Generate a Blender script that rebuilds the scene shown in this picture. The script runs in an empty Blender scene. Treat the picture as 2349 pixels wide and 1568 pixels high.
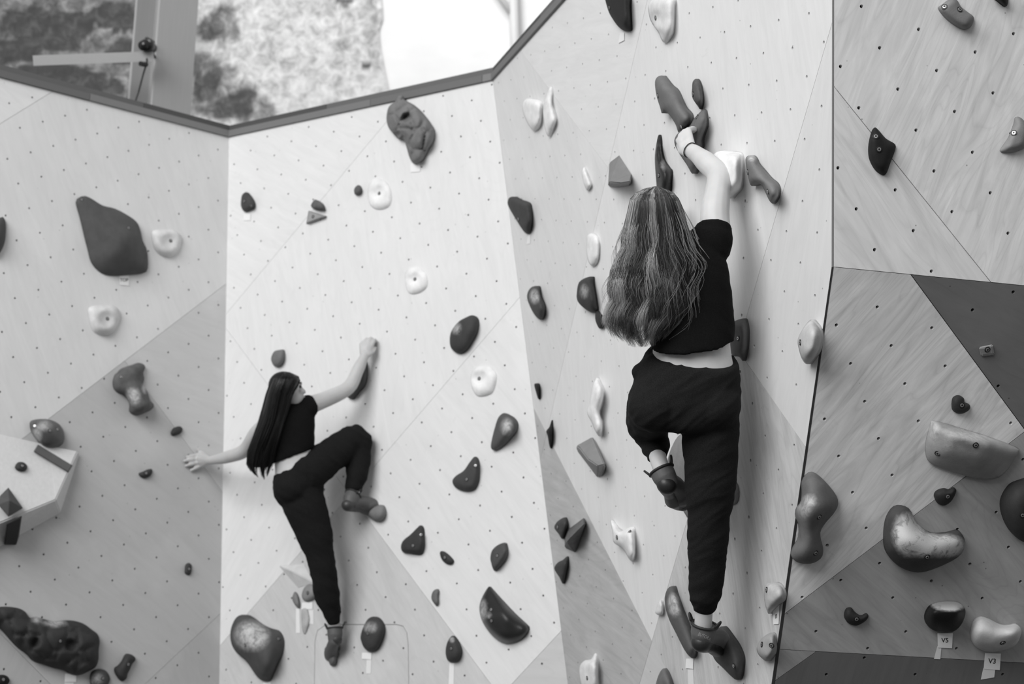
import bpy, bmesh, math, random
from mathutils import Vector, Matrix, noise
from mathutils.geometry import delaunay_2d_cdt
from mathutils.bvhtree import BVHTree
random.seed(7)
scene = bpy.context.scene
COL = scene.collection
# ------------------------------------------------------------------ camera
# Calibrated from the bolt-hole lattices of the walls (one spacing = 0.15 m): focal length in pixels,
# level direction from the three wall tops.
FPX, CX, CY, SP, CAMH = 3477.06, 1174.5, 784.0, 0.15, 1.5
UPC = Vector((0.0276, -0.98104, 0.19185)).normalized()      # world up in camera coords (x right, y down, z forward)
WX = (Vector((1, 0, 0)) - UPC * UPC.x).normalized()
WY = UPC.cross(WX)
R = Matrix((WX, WY, UPC))                                   # camera coords -> world
CAMPOS = Vector((0, 0, CAMH))
def c2w(v): return R @ Vector(v) + CAMPOS
cam = bpy.data.objects.new('camera', bpy.data.cameras.new('camera'))
COL.objects.link(cam)
cam.data.sensor_width = 36.0
cam.data.lens = FPX / 2349 * 36
cam.data.clip_end = 200
cr, cu, cf = R @ Vector((1, 0, 0)), R @ Vector((0, -1, 0)), R @ Vector((0, 0, 1))
cam.matrix_world = Matrix(((cr.x, cu.x, -cf.x, 0), (cr.y, cu.y, -cf.y, 0), (cr.z, cu.z, -cf.z, CAMH), (0, 0, 0, 1)))
scene.camera = cam
cam.data.dof.use_dof = True
cam.data.dof.focus_distance = 5.35
cam.data.dof.aperture_fstop = 2.8
# ------------------------------------------------------------------ light
world = bpy.data.worlds.new('world'); scene.world = world
world.use_nodes = True
world.node_tree.nodes['Background'].inputs[0].default_value = (1, 1, 1, 1)
world.node_tree.nodes['Background'].inputs[1].default_value = 0.42
def area(name, loc, target, sx, sy, power):
    l = bpy.data.lights.new(name, 'AREA'); l.shape = 'RECTANGLE'; l.size = sx; l.size_y = sy; l.energy = power
    o = bpy.data.objects.new(name, l); COL.objects.link(o); o.location = loc
    o.rotation_euler = (Vector(target) - Vector(loc)).to_track_quat('-Z', 'Y').to_euler()
    return o
area('ceiling_light_bank', (-6.8, -3.6, 8.8), (-0.2, 8.0, 2.6), 9.0, 8.0, 1900)
area('back_wall_fill', (-1.0, 9.8, 8.6), (0.0, 13.0, 6.0), 3.0, 1.5, 110)  # unseen area light added to brighten the back wall
scene.view_settings.view_transform = 'Standard'
scene.view_settings.look = 'None'
scene.view_settings.exposure = 0.0
scene.view_settings.gamma = 1.0
scene.view_settings.use_curve_mapping = False
# ------------------------------------------------------------------ helpers
def ray(px, py): return R @ Vector(((px - CX) / FPX, (py - CY) / FPX, 1.0))
def PZ(px, py, z): return CAMPOS + ray(px, py) * z
def proj(p):
    d = R.transposed() @ (Vector(p) - CAMPOS)
    return CX + d.x / d.z * FPX, CY + d.y / d.z * FPX
class Plane:
    def __init__(self, o, n):
        self.o = Vector(o); self.n = Vector(n).normalized()
        if self.n.dot(CAMPOS - self.o) < 0: self.n = -self.n
        e = Vector((0, 0, 1)).cross(self.n)
        self.e1 = e.normalized(); self.e2 = self.n.cross(self.e1)
    def hit(self, px, py, h=0.0):
        d = ray(px, py)
        t = ((self.o - CAMPOS).dot(self.n) + h) / d.dot(self.n)
        return CAMPOS + d * t
    def uv(self, p): d = p - self.o; return (d.dot(self.e1), d.dot(self.e2))
    def pt(self, u, v, h=0.0): return self.o + self.e1 * u + self.e2 * v + self.n * h
    def puv(self, px, py): return self.uv(self.hit(px, py))
PG = {'A': (-3.52962777e-06, 1.14024123e-06, 1.39391339e-02), 'B': (3.64025099e-06, 1.26612896e-06, 1.86550115e-02),
      'C': (1.55817583e-05, -2.19004273e-07, 1.82848723e-02), 'U': (-1.22667764e-06, -2.51833249e-07, 3.06082135e-02),
      'L': (-9.97490258e-07, -2.61224309e-06, 3.00341140e-02)}
PL = {}
for k, g in PG.items():
    n = Vector((g[0] * FPX, g[1] * FPX, g[2])) / SP
    PL[k] = Plane(c2w(n / n.length_squared), R @ n)
MATS = {}
def nodes_mat(name):
    m = bpy.data.materials.new(name); m.use_nodes = True
    nt = m.node_tree; b = nt.nodes['Principled BSDF']
    return m, nt, b
def N(nt, t, **kw):
    n = nt.nodes.new(t)
    for k, v in kw.items():
        if k.startswith('i_'): n.inputs[k[2:].replace('_', ' ')].default_value = v
        else: setattr(n, k, v)
    return n
def g3(v): return (v, v, v, 1)
def ramp(nt, src, stops):
    r = nt.nodes.new('ShaderNodeValToRGB')
    e = r.color_ramp.elements
    while len(e) < len(stops): e.new(0.5)
    for i, (p, v) in enumerate(stops): e[i].position = p; e[i].color = g3(v)
    nt.links.new(src, r.inputs[0]); return r
def mixc(nt, fac, a, b, mode='MIX'):
    m = nt.nodes.new('ShaderNodeMix'); m.data_type = 'RGBA'; m.blend_type = mode
    for s, v in ((m.inputs[0], fac), (m.inputs[6], a), (m.inputs[7], b)):
        if hasattr(v, 'is_linked'): nt.links.new(v, s)
        elif isinstance(v, (int, float)): s.default_value = v if s.type == 'VALUE' else g3(v)
        else: s.default_value = v
    return m.outputs[2]
def bump(nt, b, src, strength, dist=0.01):
    n = nt.nodes.new('ShaderNodeBump'); n.inputs['Strength'].default_value = strength; n.inputs['Distance'].default_value = dist
    nt.links.new(src, n.inputs['Height']); nt.links.new(n.outputs[0], b.inputs['Normal'])
def plain(tone, rough=0.6, metal=0.0):
    key = ('plain', round(tone, 4), rough, metal)
    if key not in MATS:
        m, nt, b = nodes_mat('grey_%d' % len(MATS))
        no = N(nt, 'ShaderNodeTexNoise', i_Scale=40.0, i_Detail=3.0)
        r = ramp(nt, no.outputs[0], [(0.3, tone * 0.96), (0.7, min(1, tone * 1.04))])
        nt.links.new(r.outputs[0], b.inputs['Base Color'])
        b.inputs['Roughness'].default_value = rough; b.inputs['Metallic'].default_value = metal
        MATS[key] = m
    return MATS[key]
def plywood(tone, contrast=1.0):
    key = ('ply', round(tone, 4), contrast)
    if key not in MATS:
        m, nt, b = nodes_mat('plywood_%d' % len(MATS))
        uv = N(nt, 'ShaderNodeUVMap'); uv.uv_map = 'UVMap'
        oi = N(nt, 'ShaderNodeObjectInfo')
        off = N(nt, 'ShaderNodeVectorMath', operation='ADD'); nt.links.new(uv.outputs[0], off.inputs[0])
        sc = N(nt, 'ShaderNodeVectorMath', operation='SCALE'); sc.inputs[0].default_value = (37, 19, 5); nt.links.new(oi.outputs['Random'], sc.inputs['Scale'])
        nt.links.new(sc.outputs[0], off.inputs[1])
        mp = N(nt, 'ShaderNodeMapping'); mp.inputs['Scale'].default_value = (1.1, 7.0, 1.0); nt.links.new(off.outputs[0], mp.inputs[0])
        grain = N(nt, 'ShaderNodeTexNoise', i_Scale=2.2, i_Detail=5.0, i_Roughness=0.6, i_Distortion=1.6); nt.links.new(mp.outputs[0], grain.inputs['Vector'])
        # cathedral grain: contour lines of a slow stretched noise
        slow = N(nt, 'ShaderNodeTexNoise', i_Scale=0.55, i_Detail=2.0, i_Distortion=0.6); nt.links.new(mp.outputs[0], slow.inputs['Vector'])
        mul = N(nt, 'ShaderNodeMath', operation='MULTIPLY'); nt.links.new(slow.outputs[0], mul.inputs[0]); mul.inputs[1].default_value = 26.0
        fr = N(nt, 'ShaderNodeMath', operation='FRACT'); nt.links.new(mul.outputs[0], fr.inputs[0])
        lines = ramp(nt, fr.outputs[0], [(0.0, 1 - 0.06 * contrast), (0.16, 1.0), (0.8, 1.0), (1.0, 1 - 0.03 * contrast)])
        c1 = ramp(nt, grain.outputs[0], [(0.3, tone * (1 - 0.10 * contrast)), (0.7, min(1, tone * (1 + 0.07 * contrast)))])
        col = mixc(nt, 1.0, c1.outputs[0], lines.outputs[0], 'MULTIPLY')
        # chalk dust and shoe-rubber scuffs
        du = N(nt, 'ShaderNodeTexNoise', i_Scale=2.3, i_Detail=4.0); nt.links.new(off.outputs[0], du.inputs['Vector'])
        dr = ramp(nt, du.outputs[0], [(0.52, 0.0), (0.75, 0.28)])
        col = mixc(nt, dr.outputs[0], col, min(0.8, tone * 1.35 + 0.05))
        mp2 = N(nt, 'ShaderNodeMapping'); mp2.inputs['Scale'].default_value = (9.0, 3.0, 1.0); mp2.inputs['Rotation'].default_value = (0, 0, 0.5); nt.links.new(off.outputs[0], mp2.inputs[0])
        sm = N(nt, 'ShaderNodeTexNoise', i_Scale=1.5, i_Detail=6.0, i_Roughness=0.7); nt.links.new(mp2.outputs[0], sm.inputs['Vector'])
        sr = ramp(nt, sm.outputs[0], [(0.66, 0.0), (0.8, 0.35)])
        col = mixc(nt, sr.outputs[0], col, tone * 0.45)
        sp = N(nt, 'ShaderNodeTexVoronoi', i_Scale=13.0, i_Randomness=1.0); nt.links.new(off.outputs[0], sp.inputs['Vector'])
        spr = ramp(nt, sp.outputs['Distance'], [(0.028, 0.7), (0.045, 0.0)])
        col = mixc(nt, spr.outputs[0], col, tone * 0.25)
        nt.links.new(col, b.inputs['Base Color'])
        b.inputs['Roughness'].default_value = 0.62; b.inputs['Specular IOR Level'].default_value = 0.35
        bump(nt, b, grain.outputs[0], 0.12, 0.002)
        MATS[key] = m
    return MATS[key]
def holdmat(tone, rough=0.75, mottle=0.12):
    key = ('hold', round(tone, 4), rough, mottle)
    if key not in MATS:
        m, nt, b = nodes_mat('hold_resin_%d' % len(MATS))
        tc = N(nt, 'ShaderNodeTexCoord')
        no = N(nt, 'ShaderNodeTexNoise', i_Scale=16.0, i_Detail=5.0, i_Roughness=0.65); nt.links.new(tc.outputs['Object'], no.inputs['Vector'])
        base = ramp(nt, no.outputs[0], [(0.3, tone * (1 - mottle)), (0.72, min(1, tone * (1 + mottle)))])
        at = N(nt, 'ShaderNodeAttribute'); at.attribute_name = 'chalk'
        n2 = N(nt, 'ShaderNodeTexNoise', i_Scale=34.0, i_Detail=6.0, i_Roughness=0.7, i_Distortion=0.7); nt.links.new(tc.outputs['Object'], n2.inputs['Vector'])
        nr = ramp(nt, n2.outputs[0], [(0.32, 0.2), (0.62, 1.25)])
        fr = N(nt, 'ShaderNodeMath', operation='MULTIPLY', use_clamp=True); nt.links.new(at.outputs['Fac'], fr.inputs[0]); nt.links.new(nr.outputs[0], fr.inputs[1])
        col = mixc(nt, fr.outputs[0], base.outputs[0], min(0.8, 0.5 + tone * 0.5))
        nt.links.new(col, b.inputs['Base Color'])
        b.inputs['Roughness'].default_value = rough; b.inputs['Specular IOR Level'].default_value = 0.28
        n3 = N(nt, 'ShaderNodeTexNoise', i_Scale=260.0, i_Detail=2.0); nt.links.new(tc.outputs['Object'], n3.inputs['Vector'])
        bump(nt, b, n3.outputs[0], 0.25, 0.002)
        MATS[key] = m
    return MATS[key]
def tag(o, label=None, cat=None, group=None, kind=None):
    if label: o['label'] = label
    if cat: o['category'] = cat
    if group: o['group'] = group
    if kind: o['kind'] = kind
    return o
def mesh_obj(name, verts, faces, mat, parent=None, smooth=False):
    me = bpy.data.meshes.new(name); me.from_pydata([tuple(v) for v in verts], [], faces); me.validate(); me.update()
    if mat: me.materials.append(mat)
    if smooth: me.polygons.foreach_set('use_smooth', [True] * len(me.polygons))
    o = bpy.data.objects.new(name, me); COL.objects.link(o)
    if parent: child(o, parent)
    return o
def child(o, parent):
    o.parent = parent
    o.matrix_parent_inverse = parent_world(parent).inverted()
def parent_world(p):
    m = p.matrix_basis.copy()
    while p.parent:
        m = p.parent.matrix_basis @ p.matrix_parent_inverse @ m if False else (p.parent.matrix_basis @ (p.matrix_parent_inverse @ m)); p = p.parent
    return m
def empty(name, loc):
    o = bpy.data.objects.new(name, None); COL.objects.link(o); o.location = loc; o.empty_display_size = 0.1
    return o
def box8(c, ax, ay, az):
    c, ax, ay, az = Vector(c), Vector(ax), Vector(ay), Vector(az)
    v = [c + ax * sx + ay * sy + az * sz for sz in (-1, 1) for sy in (-1, 1) for sx in (-1, 1)]
    f = [(0, 2, 3, 1), (4, 5, 7, 6), (0, 1, 5, 4), (2, 6, 7, 3), (0, 4, 6, 2), (1, 3, 7, 5)]
    return v, f
def tube(pts, rad, seg=8, cap=True):
    pts = [Vector(p) for p in pts]
    if not isinstance(rad, (list, tuple)): rad = [rad] * len(pts)
    V, F = [], []
    t0 = (pts[1] - pts[0]).normalized()
    a = t0.orthogonal().normalized()
    for i, p in enumerate(pts):
        t = (pts[min(i + 1, len(pts) - 1)] - pts[max(i - 1, 0)]).normalized()
        a = (a - t * a.dot(t)).normalized(); b = t.cross(a)
        for k in range(seg):
            an = 2 * math.pi * k / seg
            V.append(p + (a * math.cos(an) + b * math.sin(an)) * rad[i])
        if i:
            o = (i - 1) * seg
            for k in range(seg):
                F.append((o + k, o + (k + 1) % seg, o + seg + (k + 1) % seg, o + seg + k))
    if cap:
        F.append(tuple(range(seg))[::-1]); o = (len(pts) - 1) * seg; F.append(tuple(o + k for k in range(seg)))
    return V, F
def merge(parts):
    V, F = [], []
    for v, f in parts:
        o = len(V); V += list(v); F += [tuple(i + o for i in q) for q in f]
    return V, F
ZM = {'z3': (0, 380, 2091 / 560), 'z4': (0, 780, 2195 / 560), 'z5': (0, 1150, 2101 / 560), 'z6': (500, 1150, 2101 / 560),
      'z7': (400, 720, 2091 / 520), 'z8': (540, 930, 1131 / 460), 'zm': (900, 680, 2091 / 600), 'zn': (900, 1130, 2148 / 600),
      'c1': (1300, 0, 2113 / 620), 'c2': (1340, 380, 1568 / 480), 'c3': (1380, 760, 1664 / 520), 'c4': (1380, 1130, 1862 / 520),
      'zu': (1780, 0, 1487 / 569), 'zl': (1780, 580, 1652 / 569), 'zb': (1780, 1060, 1756 / 569), 'z2': (500, 0, 2349 / 800),
      'zt': (1140, 160, 1254 / 320), 'zq': (520, 400, 2091 / 400), 'zp': (1460, 160, 1568 / 360), 'z1': (0, 0, 2349 / 600), 'px': (0, 0, 1.0)}
def zz(z, pts):
    ox, oy, s = ZM[z]; return [(ox + x / s, oy + y / s) for x, y in pts]
# ------------------------------------------------------------------ walls
def split(poly, p, q):
    """cut a convex pixel polygon by the line p-q: (part left of it, part right of it) as seen in the picture"""
    (x0, y0), (x1, y1) = p, q
    if y1 < y0: x0, y0, x1, y1 = x1, y1, x0, y0
    f = lambda a: (x1 - x0) * (a[1] - y0) - (y1 - y0) * (a[0] - x0)   # >0: left of a line drawn downward
    L_, R_ = [], []
    for i, a in enumerate(poly):
        b = poly[(i + 1) % len(poly)]; fa, fb = f(a), f(b)
        (L_ if fa >= 0 else R_).append(a)
        if (fa >= 0) != (fb >= 0):
            t = fa / (fa - fb); c = (a[0] + (b[0] - a[0]) * t, a[1] + (b[1] - a[1]) * t)
            L_.append(c); R_.append(c)
    return L_, R_
LAT = {'A': (23.76603926, -17.33707611, -0.34504167), 'B': (-34.97349434, -9.43259764, -0.5649197),
       'C': (-32.49751581, -8.11431224, -0.69367688), 'U': (12.28736872, -6.50864517, -0.44811408), 'L': (12.0445204, 8.70031937, -0.43588399)}
def lattice(k):
    ou, ov, th = LAT[k]; g = PG[k]
    n = Vector((g[0] * FPX, g[1] * FPX, g[2])); d = 1 / n.length; nh = n * d
    e1 = Vector((0, 1, 0)).cross(nh).normalized(); e2 = nh.cross(e1); o = nh * d
    c, s = math.cos(th), math.sin(th); out = []
    for i in range(-60, 61):
        for j in range(-60, 61):
            X = (o + e1 * (c * i - s * j + ou) + e2 * (s * i + c * j + ov)) * SP
            if X.z < 1: continue
            out.append(PL[k].uv(c2w(X)))
    return out
LATP = {k: lattice(k) for k in LAT}
def inside(poly, p, m):
    n = len(poly)
    for i in range(n):
        (ax, ay), (bx, by) = poly[i], poly[(i + 1) % n]
        l = math.hypot(bx - ax, by - ay)
        if l < 1e-6: continue
        if ((bx - ax) * (p[1] - ay) - (by - ay) * (p[0] - ax)) / l < m: return False
    return True
def area2(poly): return sum(poly[i][0] * poly[(i + 1) % len(poly)][1] - poly[(i + 1) % len(poly)][0] * poly[i][1] for i in range(len(poly)))
def shrink(poly, d):
    n = len(poly); out = []
    for i in range(n):
        p0, p1, p2 = Vector(poly[i - 1]), Vector(poly[i]), Vector(poly[(i + 1) % n])
        a, b = (p1 - p0).normalized(), (p2 - p1).normalized()
        na, nb = Vector((-a.y, a.x)), Vector((-b.y, b.x))
        m = na + nb
        if m.length < 1e-6: out.append(p1 + na * d); continue
        m = m.normalized(); out.append(p1 + m * d / max(0.25, m.dot(na)))
    return [tuple(p) for p in out]
HOLE_R, THICK = 0.0062, 0.018
def panel(k, poly_px, tone, parent, rot=0.0, contrast=0.45, cut=None, gap=0.0008, name='plywood_panel', is_uv=False, proud=0.0, shift=(0, 0)):
    P = PL[k]
    poly = list(poly_px) if is_uv else [P.puv(*p) for p in poly_px]
    q = []
    for p in poly:
        if not q or math.hypot(p[0] - q[-1][0], p[1] - q[-1][1]) > 1e-4: q.append(p)
    poly = q
    if area2(poly) < 0: poly.reverse()
    poly = shrink(poly, gap)
    us = [p[0] for p in poly]; vs = [p[1] for p in poly]
    holes = [h for h in [(a + shift[0], b + shift[1]) for a, b in LATP[k]] if min(us) < h[0] < max(us) and min(vs) < h[1] < max(vs) and inside(poly, h, HOLE_R * 1.3)]
    verts = [Vector(p) for p in poly]; edges = [(i, (i + 1) % len(poly)) for i in range(len(poly))]
    loops = [list(range(len(poly)))]
    cutc = None
    if cut:
        cutc = cut if area2(cut) > 0 else cut[::-1]
        holes = [h for h in holes if not inside(cutc, h, -HOLE_R * 1.4)]
        s = len(verts); verts += [Vector(p) for p in cutc]; edges += [(s + i, s + (i + 1) % len(cutc)) for i in range(len(cutc))]
        loops.append([s + i for i in range(len(cutc))])
    NS = 10
    for h in holes:
        s = len(verts)
        verts += [Vector((h[0] + HOLE_R * math.cos(2 * math.pi * i / NS), h[1] + HOLE_R * math.sin(2 * math.pi * i / NS))) for i in range(NS)]
        edges += [(s + i, s + (i + 1) % NS) for i in range(NS)]; loops.append([s + i for i in range(NS)])
    vo, eo, fo, ov, oe, of = delaunay_2d_cdt(verts, edges, [], 0, 1e-6)
    remap = {}
    for i, src in enumerate(ov):
        for s in src: remap[s] = i
    hs = {}
    for h in holes: hs.setdefault((int(h[0] // 0.1), int(h[1] // 0.1)), []).append(h)
    F = []
    for t in fo:
        c = sum((vo[i] for i in t), Vector((0, 0))) / len(t)
        cell = (int(c.x // 0.1), int(c.y // 0.1)); bad = False
        for a in (-1, 0, 1):
            for b_ in (-1, 0, 1):
                for h in hs.get((cell[0] + a, cell[1] + b_), ()):
                    if math.hypot(c.x - h[0], c.y - h[1]) < HOLE_R * 0.96: bad = True
        if bad or (cutc and inside(cutc, c, 0)): continue
        F.append(tuple(t))
    V = [P.pt(v.x, v.y, proud) for v in vo]; nv = len(V); UVv = [(v.x, v.y) for v in vo]
    V += [P.pt(v.x, v.y, proud - THICK) for v in vo]; UVv += UVv
    for lp in loops:
        l = [remap[i] for i in lp]
        for i in range(len(l)):
            a, b_ = l[i], l[(i + 1) % len(l)]
            if a != b_: F.append((a, b_, b_ + nv, a + nv))
    o = mesh_obj(name, V, F, plywood(tone, contrast), parent)
    me = o.data; uvl = me.uv_layers.new(name='UVMap'); c, s = math.cos(rot), math.sin(rot)
    for lo in me.loops:
        u, v = UVv[lo.vertex_index]; uvl.data[lo.index].uv = (c * u - s * v, s * u + c * v)
    return o
def wall(name, k, outline, label):
    P = PL[k]; q = [P.hit(*p) for p in outline]
    low = min(q, key=lambda v: v.z)
    w = empty(name, low); tag(w, label, 'wall', kind='structure')
    uv = [P.uv(v) for v in q]
    if area2(uv) < 0: uv.reverse()
    mesh_obj('dark_backing', [P.pt(u, v, -0.021) for u, v in uv], [tuple(range(len(uv)))], plain(0.012, 0.9), w)
    return w
def at_height(k, p, q, z):
    """pixel on the line p-q (on wall k) where the world height is z"""
    a, b = PL[k].hit(*p), PL[k].hit(*q); t = (z - a.z) / (b.z - a.z); return proj(a + (b - a) * t)
AB0, AB1 = (525, 315), (503, 1568)
BC0, BC1 = (1131, 185), (1303, 1568)
TOPH = PL['B'].hit(*AB0).z
abf = at_height('A', AB0, AB1, 0.02); bcf = at_height('B', BC0, BC1, 0.02)
cd0 = at_height('C', (1909, 100), (1908, 612), TOPH); fold0 = (1908, 612); cdf = at_height('C', fold0, (1770, 1568), 0.02)
fold1 = (2760, 695)
al0 = at_height('A', (-620, 200), (-620, 900), TOPH); al1 = at_height('A', (-620, 200), (-620, 900), 0.02)
ur0 = at_height('U', (2760, 100), fold1, TOPH); lr1 = at_height('L', fold1, (2790, 1500), 0.02)
# left wall
oA = [al0, AB0, abf, al1]
wA = wall('wall_left', 'A', oA, 'left climbing wall of pale plywood panels')
up, dn = split(oA, (522, 648), (0, 1045))
a1, a2 = split(up, (0, 284), (125, 207))
panel('A', a1, .72, wA, .4); panel('A', a2, .68, wA, 1.2)
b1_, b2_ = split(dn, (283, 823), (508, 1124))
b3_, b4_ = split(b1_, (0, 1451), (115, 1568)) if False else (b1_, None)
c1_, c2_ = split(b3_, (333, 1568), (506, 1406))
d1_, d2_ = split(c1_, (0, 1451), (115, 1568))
for pg, t, r in ((b2_, .56, .2), (c2_, .46, 1.0), (d1_, .44, 2.0), (d2_, .49, .6)): panel('A', pg, t, wA, r)  # lower panels toned darker: the wall's light falloff is put into their colour
# middle wall
oB = [AB0, BC0, bcf, abf]
wB = wall('wall_center', 'B', oB, 'middle climbing wall of bright plywood between the two corners')
u2, l2 = split(oB, (1185, 690), (505, 1480))
p2, p1 = split(u2, (525, 762), (1126, 1568))
q1, q2 = split(p1, (905, 257), (525, 712))
panel('B', q1, .72, wB, .5); panel('B', q2, .72, wB, 1.3); panel('B', p2, .72, wB, 2.1)
p4, p3 = split(l2, (525, 762), (1126, 1568))
p3a, p5 = split(p3, (1283, 1451), (1174, 1568))
panel('B', p3a, .72, wB, .8); panel('B', p5, .55, wB, .1)
hp = [(715, 2040), (722, 1470), (728, 1445), (745, 1433), (760, 1431), (910, 1431), (925, 1435), (934, 1450), (937, 1480), (945, 2040)]
huv = [PL['B'].puv(*p) for p in hp]
if area2(huv) < 0: huv.reverse()
panel('B', p4, .56, wB, .9, .7, cut=huv)
panel('B', shrink(huv, .0025), .56, wB, .9, .7, name='access_hatch', is_uv=True, gap=0.0005)
# right wall
oC = [BC0, cd0, fold0, cdf, bcf]
wC = wall('wall_right', 'C', oC, 'right climbing wall of pale plywood behind the near climber')
l_, r_ = split(oC, (1485, 0), (1250, 1010))
c1a, c0 = split(l_, (1234, 170), (1385, 372))
S3, S4 = ((1327, 1138), (1489, 1457)), ((1908, 55), (1467, 1568))
panel('C', c0, .72, wC, .3)
c1b, _x = split(c1a, *S3)
if len(_x) > 2: panel('C', _x, .68, wC, 1.1)
if len(c1b) > 2: panel('C', c1b, .45, wC, 1.1)
mid, rgt = split(r_, *S4)
c3, c2 = split(mid, *S3)
panel('C', c2, .72, wC, 1.5); panel('C', c3, .46, wC, .3, 1.3)
low6, hi = split(rgt, *S3)
c5, c4 = split(hi, (1711, 829), (1846, 1022))
panel('C', c4, .68, wC, 2.0); panel('C', c5, .54, wC, 1.4, 1.6)
if len(low6) > 2: panel('C', low6, .56, wC, .3)
# far right wall: upper part and the steeper lower part
eU, eF, eL = (cd0[0] + 3, cd0[1]), (fold0[0] + 4, fold0[1]), (cdf[0] + 9, cdf[1])
oU = [cd0, ur0, fold1, fold0]
wD = wall('wall_far_right', 'U', oU, 'near right plywood wall with an overhanging darker lower part')
u_l, u_r = split([eU, ur0, fold1, eF], (1913, 198), (2274, 648))
panel('U', u_l, .68, wD, .9, 1.3, gap=.0012); panel('U', u_r, .70, wD, 1.9, 1.8, gap=.0012)
oL = [fold0, fold1, lr1, cdf]
luv = [PL['L'].puv(*p) for p in oL]
mesh_obj('dark_backing', [PL['L'].pt(u, v, -.021) for u, v in luv], [(0, 1, 2, 3)], plain(.012, .9), wD)
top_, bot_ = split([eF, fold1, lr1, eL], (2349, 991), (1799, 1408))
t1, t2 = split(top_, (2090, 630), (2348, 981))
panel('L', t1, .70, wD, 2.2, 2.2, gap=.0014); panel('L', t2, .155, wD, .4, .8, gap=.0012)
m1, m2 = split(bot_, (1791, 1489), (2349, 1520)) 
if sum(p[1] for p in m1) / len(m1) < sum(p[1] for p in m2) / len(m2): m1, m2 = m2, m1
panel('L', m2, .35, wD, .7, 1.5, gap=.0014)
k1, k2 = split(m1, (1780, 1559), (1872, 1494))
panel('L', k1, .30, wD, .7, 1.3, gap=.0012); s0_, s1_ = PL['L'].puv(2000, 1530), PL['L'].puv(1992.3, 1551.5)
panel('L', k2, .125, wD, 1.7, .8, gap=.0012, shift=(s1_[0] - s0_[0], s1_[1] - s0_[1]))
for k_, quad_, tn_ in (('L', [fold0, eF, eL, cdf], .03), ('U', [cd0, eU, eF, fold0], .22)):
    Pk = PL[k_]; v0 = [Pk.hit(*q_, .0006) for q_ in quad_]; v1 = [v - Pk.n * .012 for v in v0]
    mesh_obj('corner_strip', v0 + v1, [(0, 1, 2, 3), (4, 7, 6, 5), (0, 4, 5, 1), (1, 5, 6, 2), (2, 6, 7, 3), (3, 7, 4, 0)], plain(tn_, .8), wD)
# wooden cap boards on the wall tops
def trim(name, k, p, q, label, jo, ji):
    P = PL[k]; a, b = P.hit(*p), P.hit(*q); d = (b - a).normalized(); up_ = Vector((0, 0, 1))
    n = Vector((P.n.x, P.n.y, 0)).normalized()
    w = empty(name, a); tag(w, label, 'trim', kind='structure')
    L = (b - a).length; x = jo; i = 0
    for z0, z1, dep, tones in ((0.0, .042, .0, (.16, .13, .19, .15)), (.042, .078, -.012, (.09, .06, .11, .07))):
        x = jo; j = 0
        while x < L - ji - 1e-3:
            x2 = min(L - ji, x + (1.15, .8, 1.5, .95)[(j + i) % 4])
            c = a + d * ((x + x2) / 2) + up_ * ((z0 + z1) / 2) + n * (dep - .06)
            v, f = box8(c, d * ((x2 - x) / 2 - .0012), n * .075, up_ * ((z1 - z0) / 2 - .0008))
            mesh_obj('plank', v, f, plain(tones[(j + i) % 4], .7), w)
            x = x2; j += 1
        i += 1
    return w
trim('trim_1', 'A', al0, AB0, 'dark wooden cap boards along the top of the left wall', 0, .0)
trim('trim_2', 'B', AB0, BC0, 'dark wooden cap boards along the top of the middle wall', .0, .0)
trim('trim_3', 'C', BC0, cd0, 'dark wooden cap boards along the top of the right wall', .0, .0)
# floor of crash mats
fv = [(-30, -40, 0), (30, -40, 0), (30, 30, 0), (-30, 30, 0)]
tag(mesh_obj('floor', fv, [(0, 1, 2, 3)], plain(.08, .8)), 'grey crash mat floor below the walls', 'floor', kind='structure')
# ------------------------------------------------------------------ background behind the walls
def smoothstep(a, b, x):
    t = max(0, min(1, (x - a) / (b - a))); return t * t * (3 - 2 * t)
YB = 13.2
def on_y(px, py, Y):
    d = ray(px, py); return CAMPOS + d * (Y / d.y)
wb = mesh_obj('wall_back', *box8((1.5, YB + .12, 4.5), (7.5, 0, 0), (0, .1, 0), (0, 0, 4.5)), plain(.80, .8))
tag(wb, 'plain white back wall of the hall behind the climbing walls', 'wall', kind='structure')
edge_px = [(846, -330), (862, -150), (875, 0), (878, 44), (869, 68), (873, 112), (881, 153), (892, 208), (915, 330), (940, 600)]
edge = [on_y(x, y, YB) for x, y in edge_px]
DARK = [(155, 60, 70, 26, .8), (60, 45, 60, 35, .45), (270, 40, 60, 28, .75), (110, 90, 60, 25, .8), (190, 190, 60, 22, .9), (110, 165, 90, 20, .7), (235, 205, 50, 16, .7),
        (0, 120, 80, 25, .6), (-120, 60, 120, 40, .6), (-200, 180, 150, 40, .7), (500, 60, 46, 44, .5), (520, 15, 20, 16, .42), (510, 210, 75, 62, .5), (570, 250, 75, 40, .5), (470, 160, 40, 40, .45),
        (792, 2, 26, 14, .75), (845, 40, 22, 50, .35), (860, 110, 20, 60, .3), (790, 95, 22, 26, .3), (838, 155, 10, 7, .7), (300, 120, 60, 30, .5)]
nx, nz = 170, 100
V, F, att = [], [], []
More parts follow.
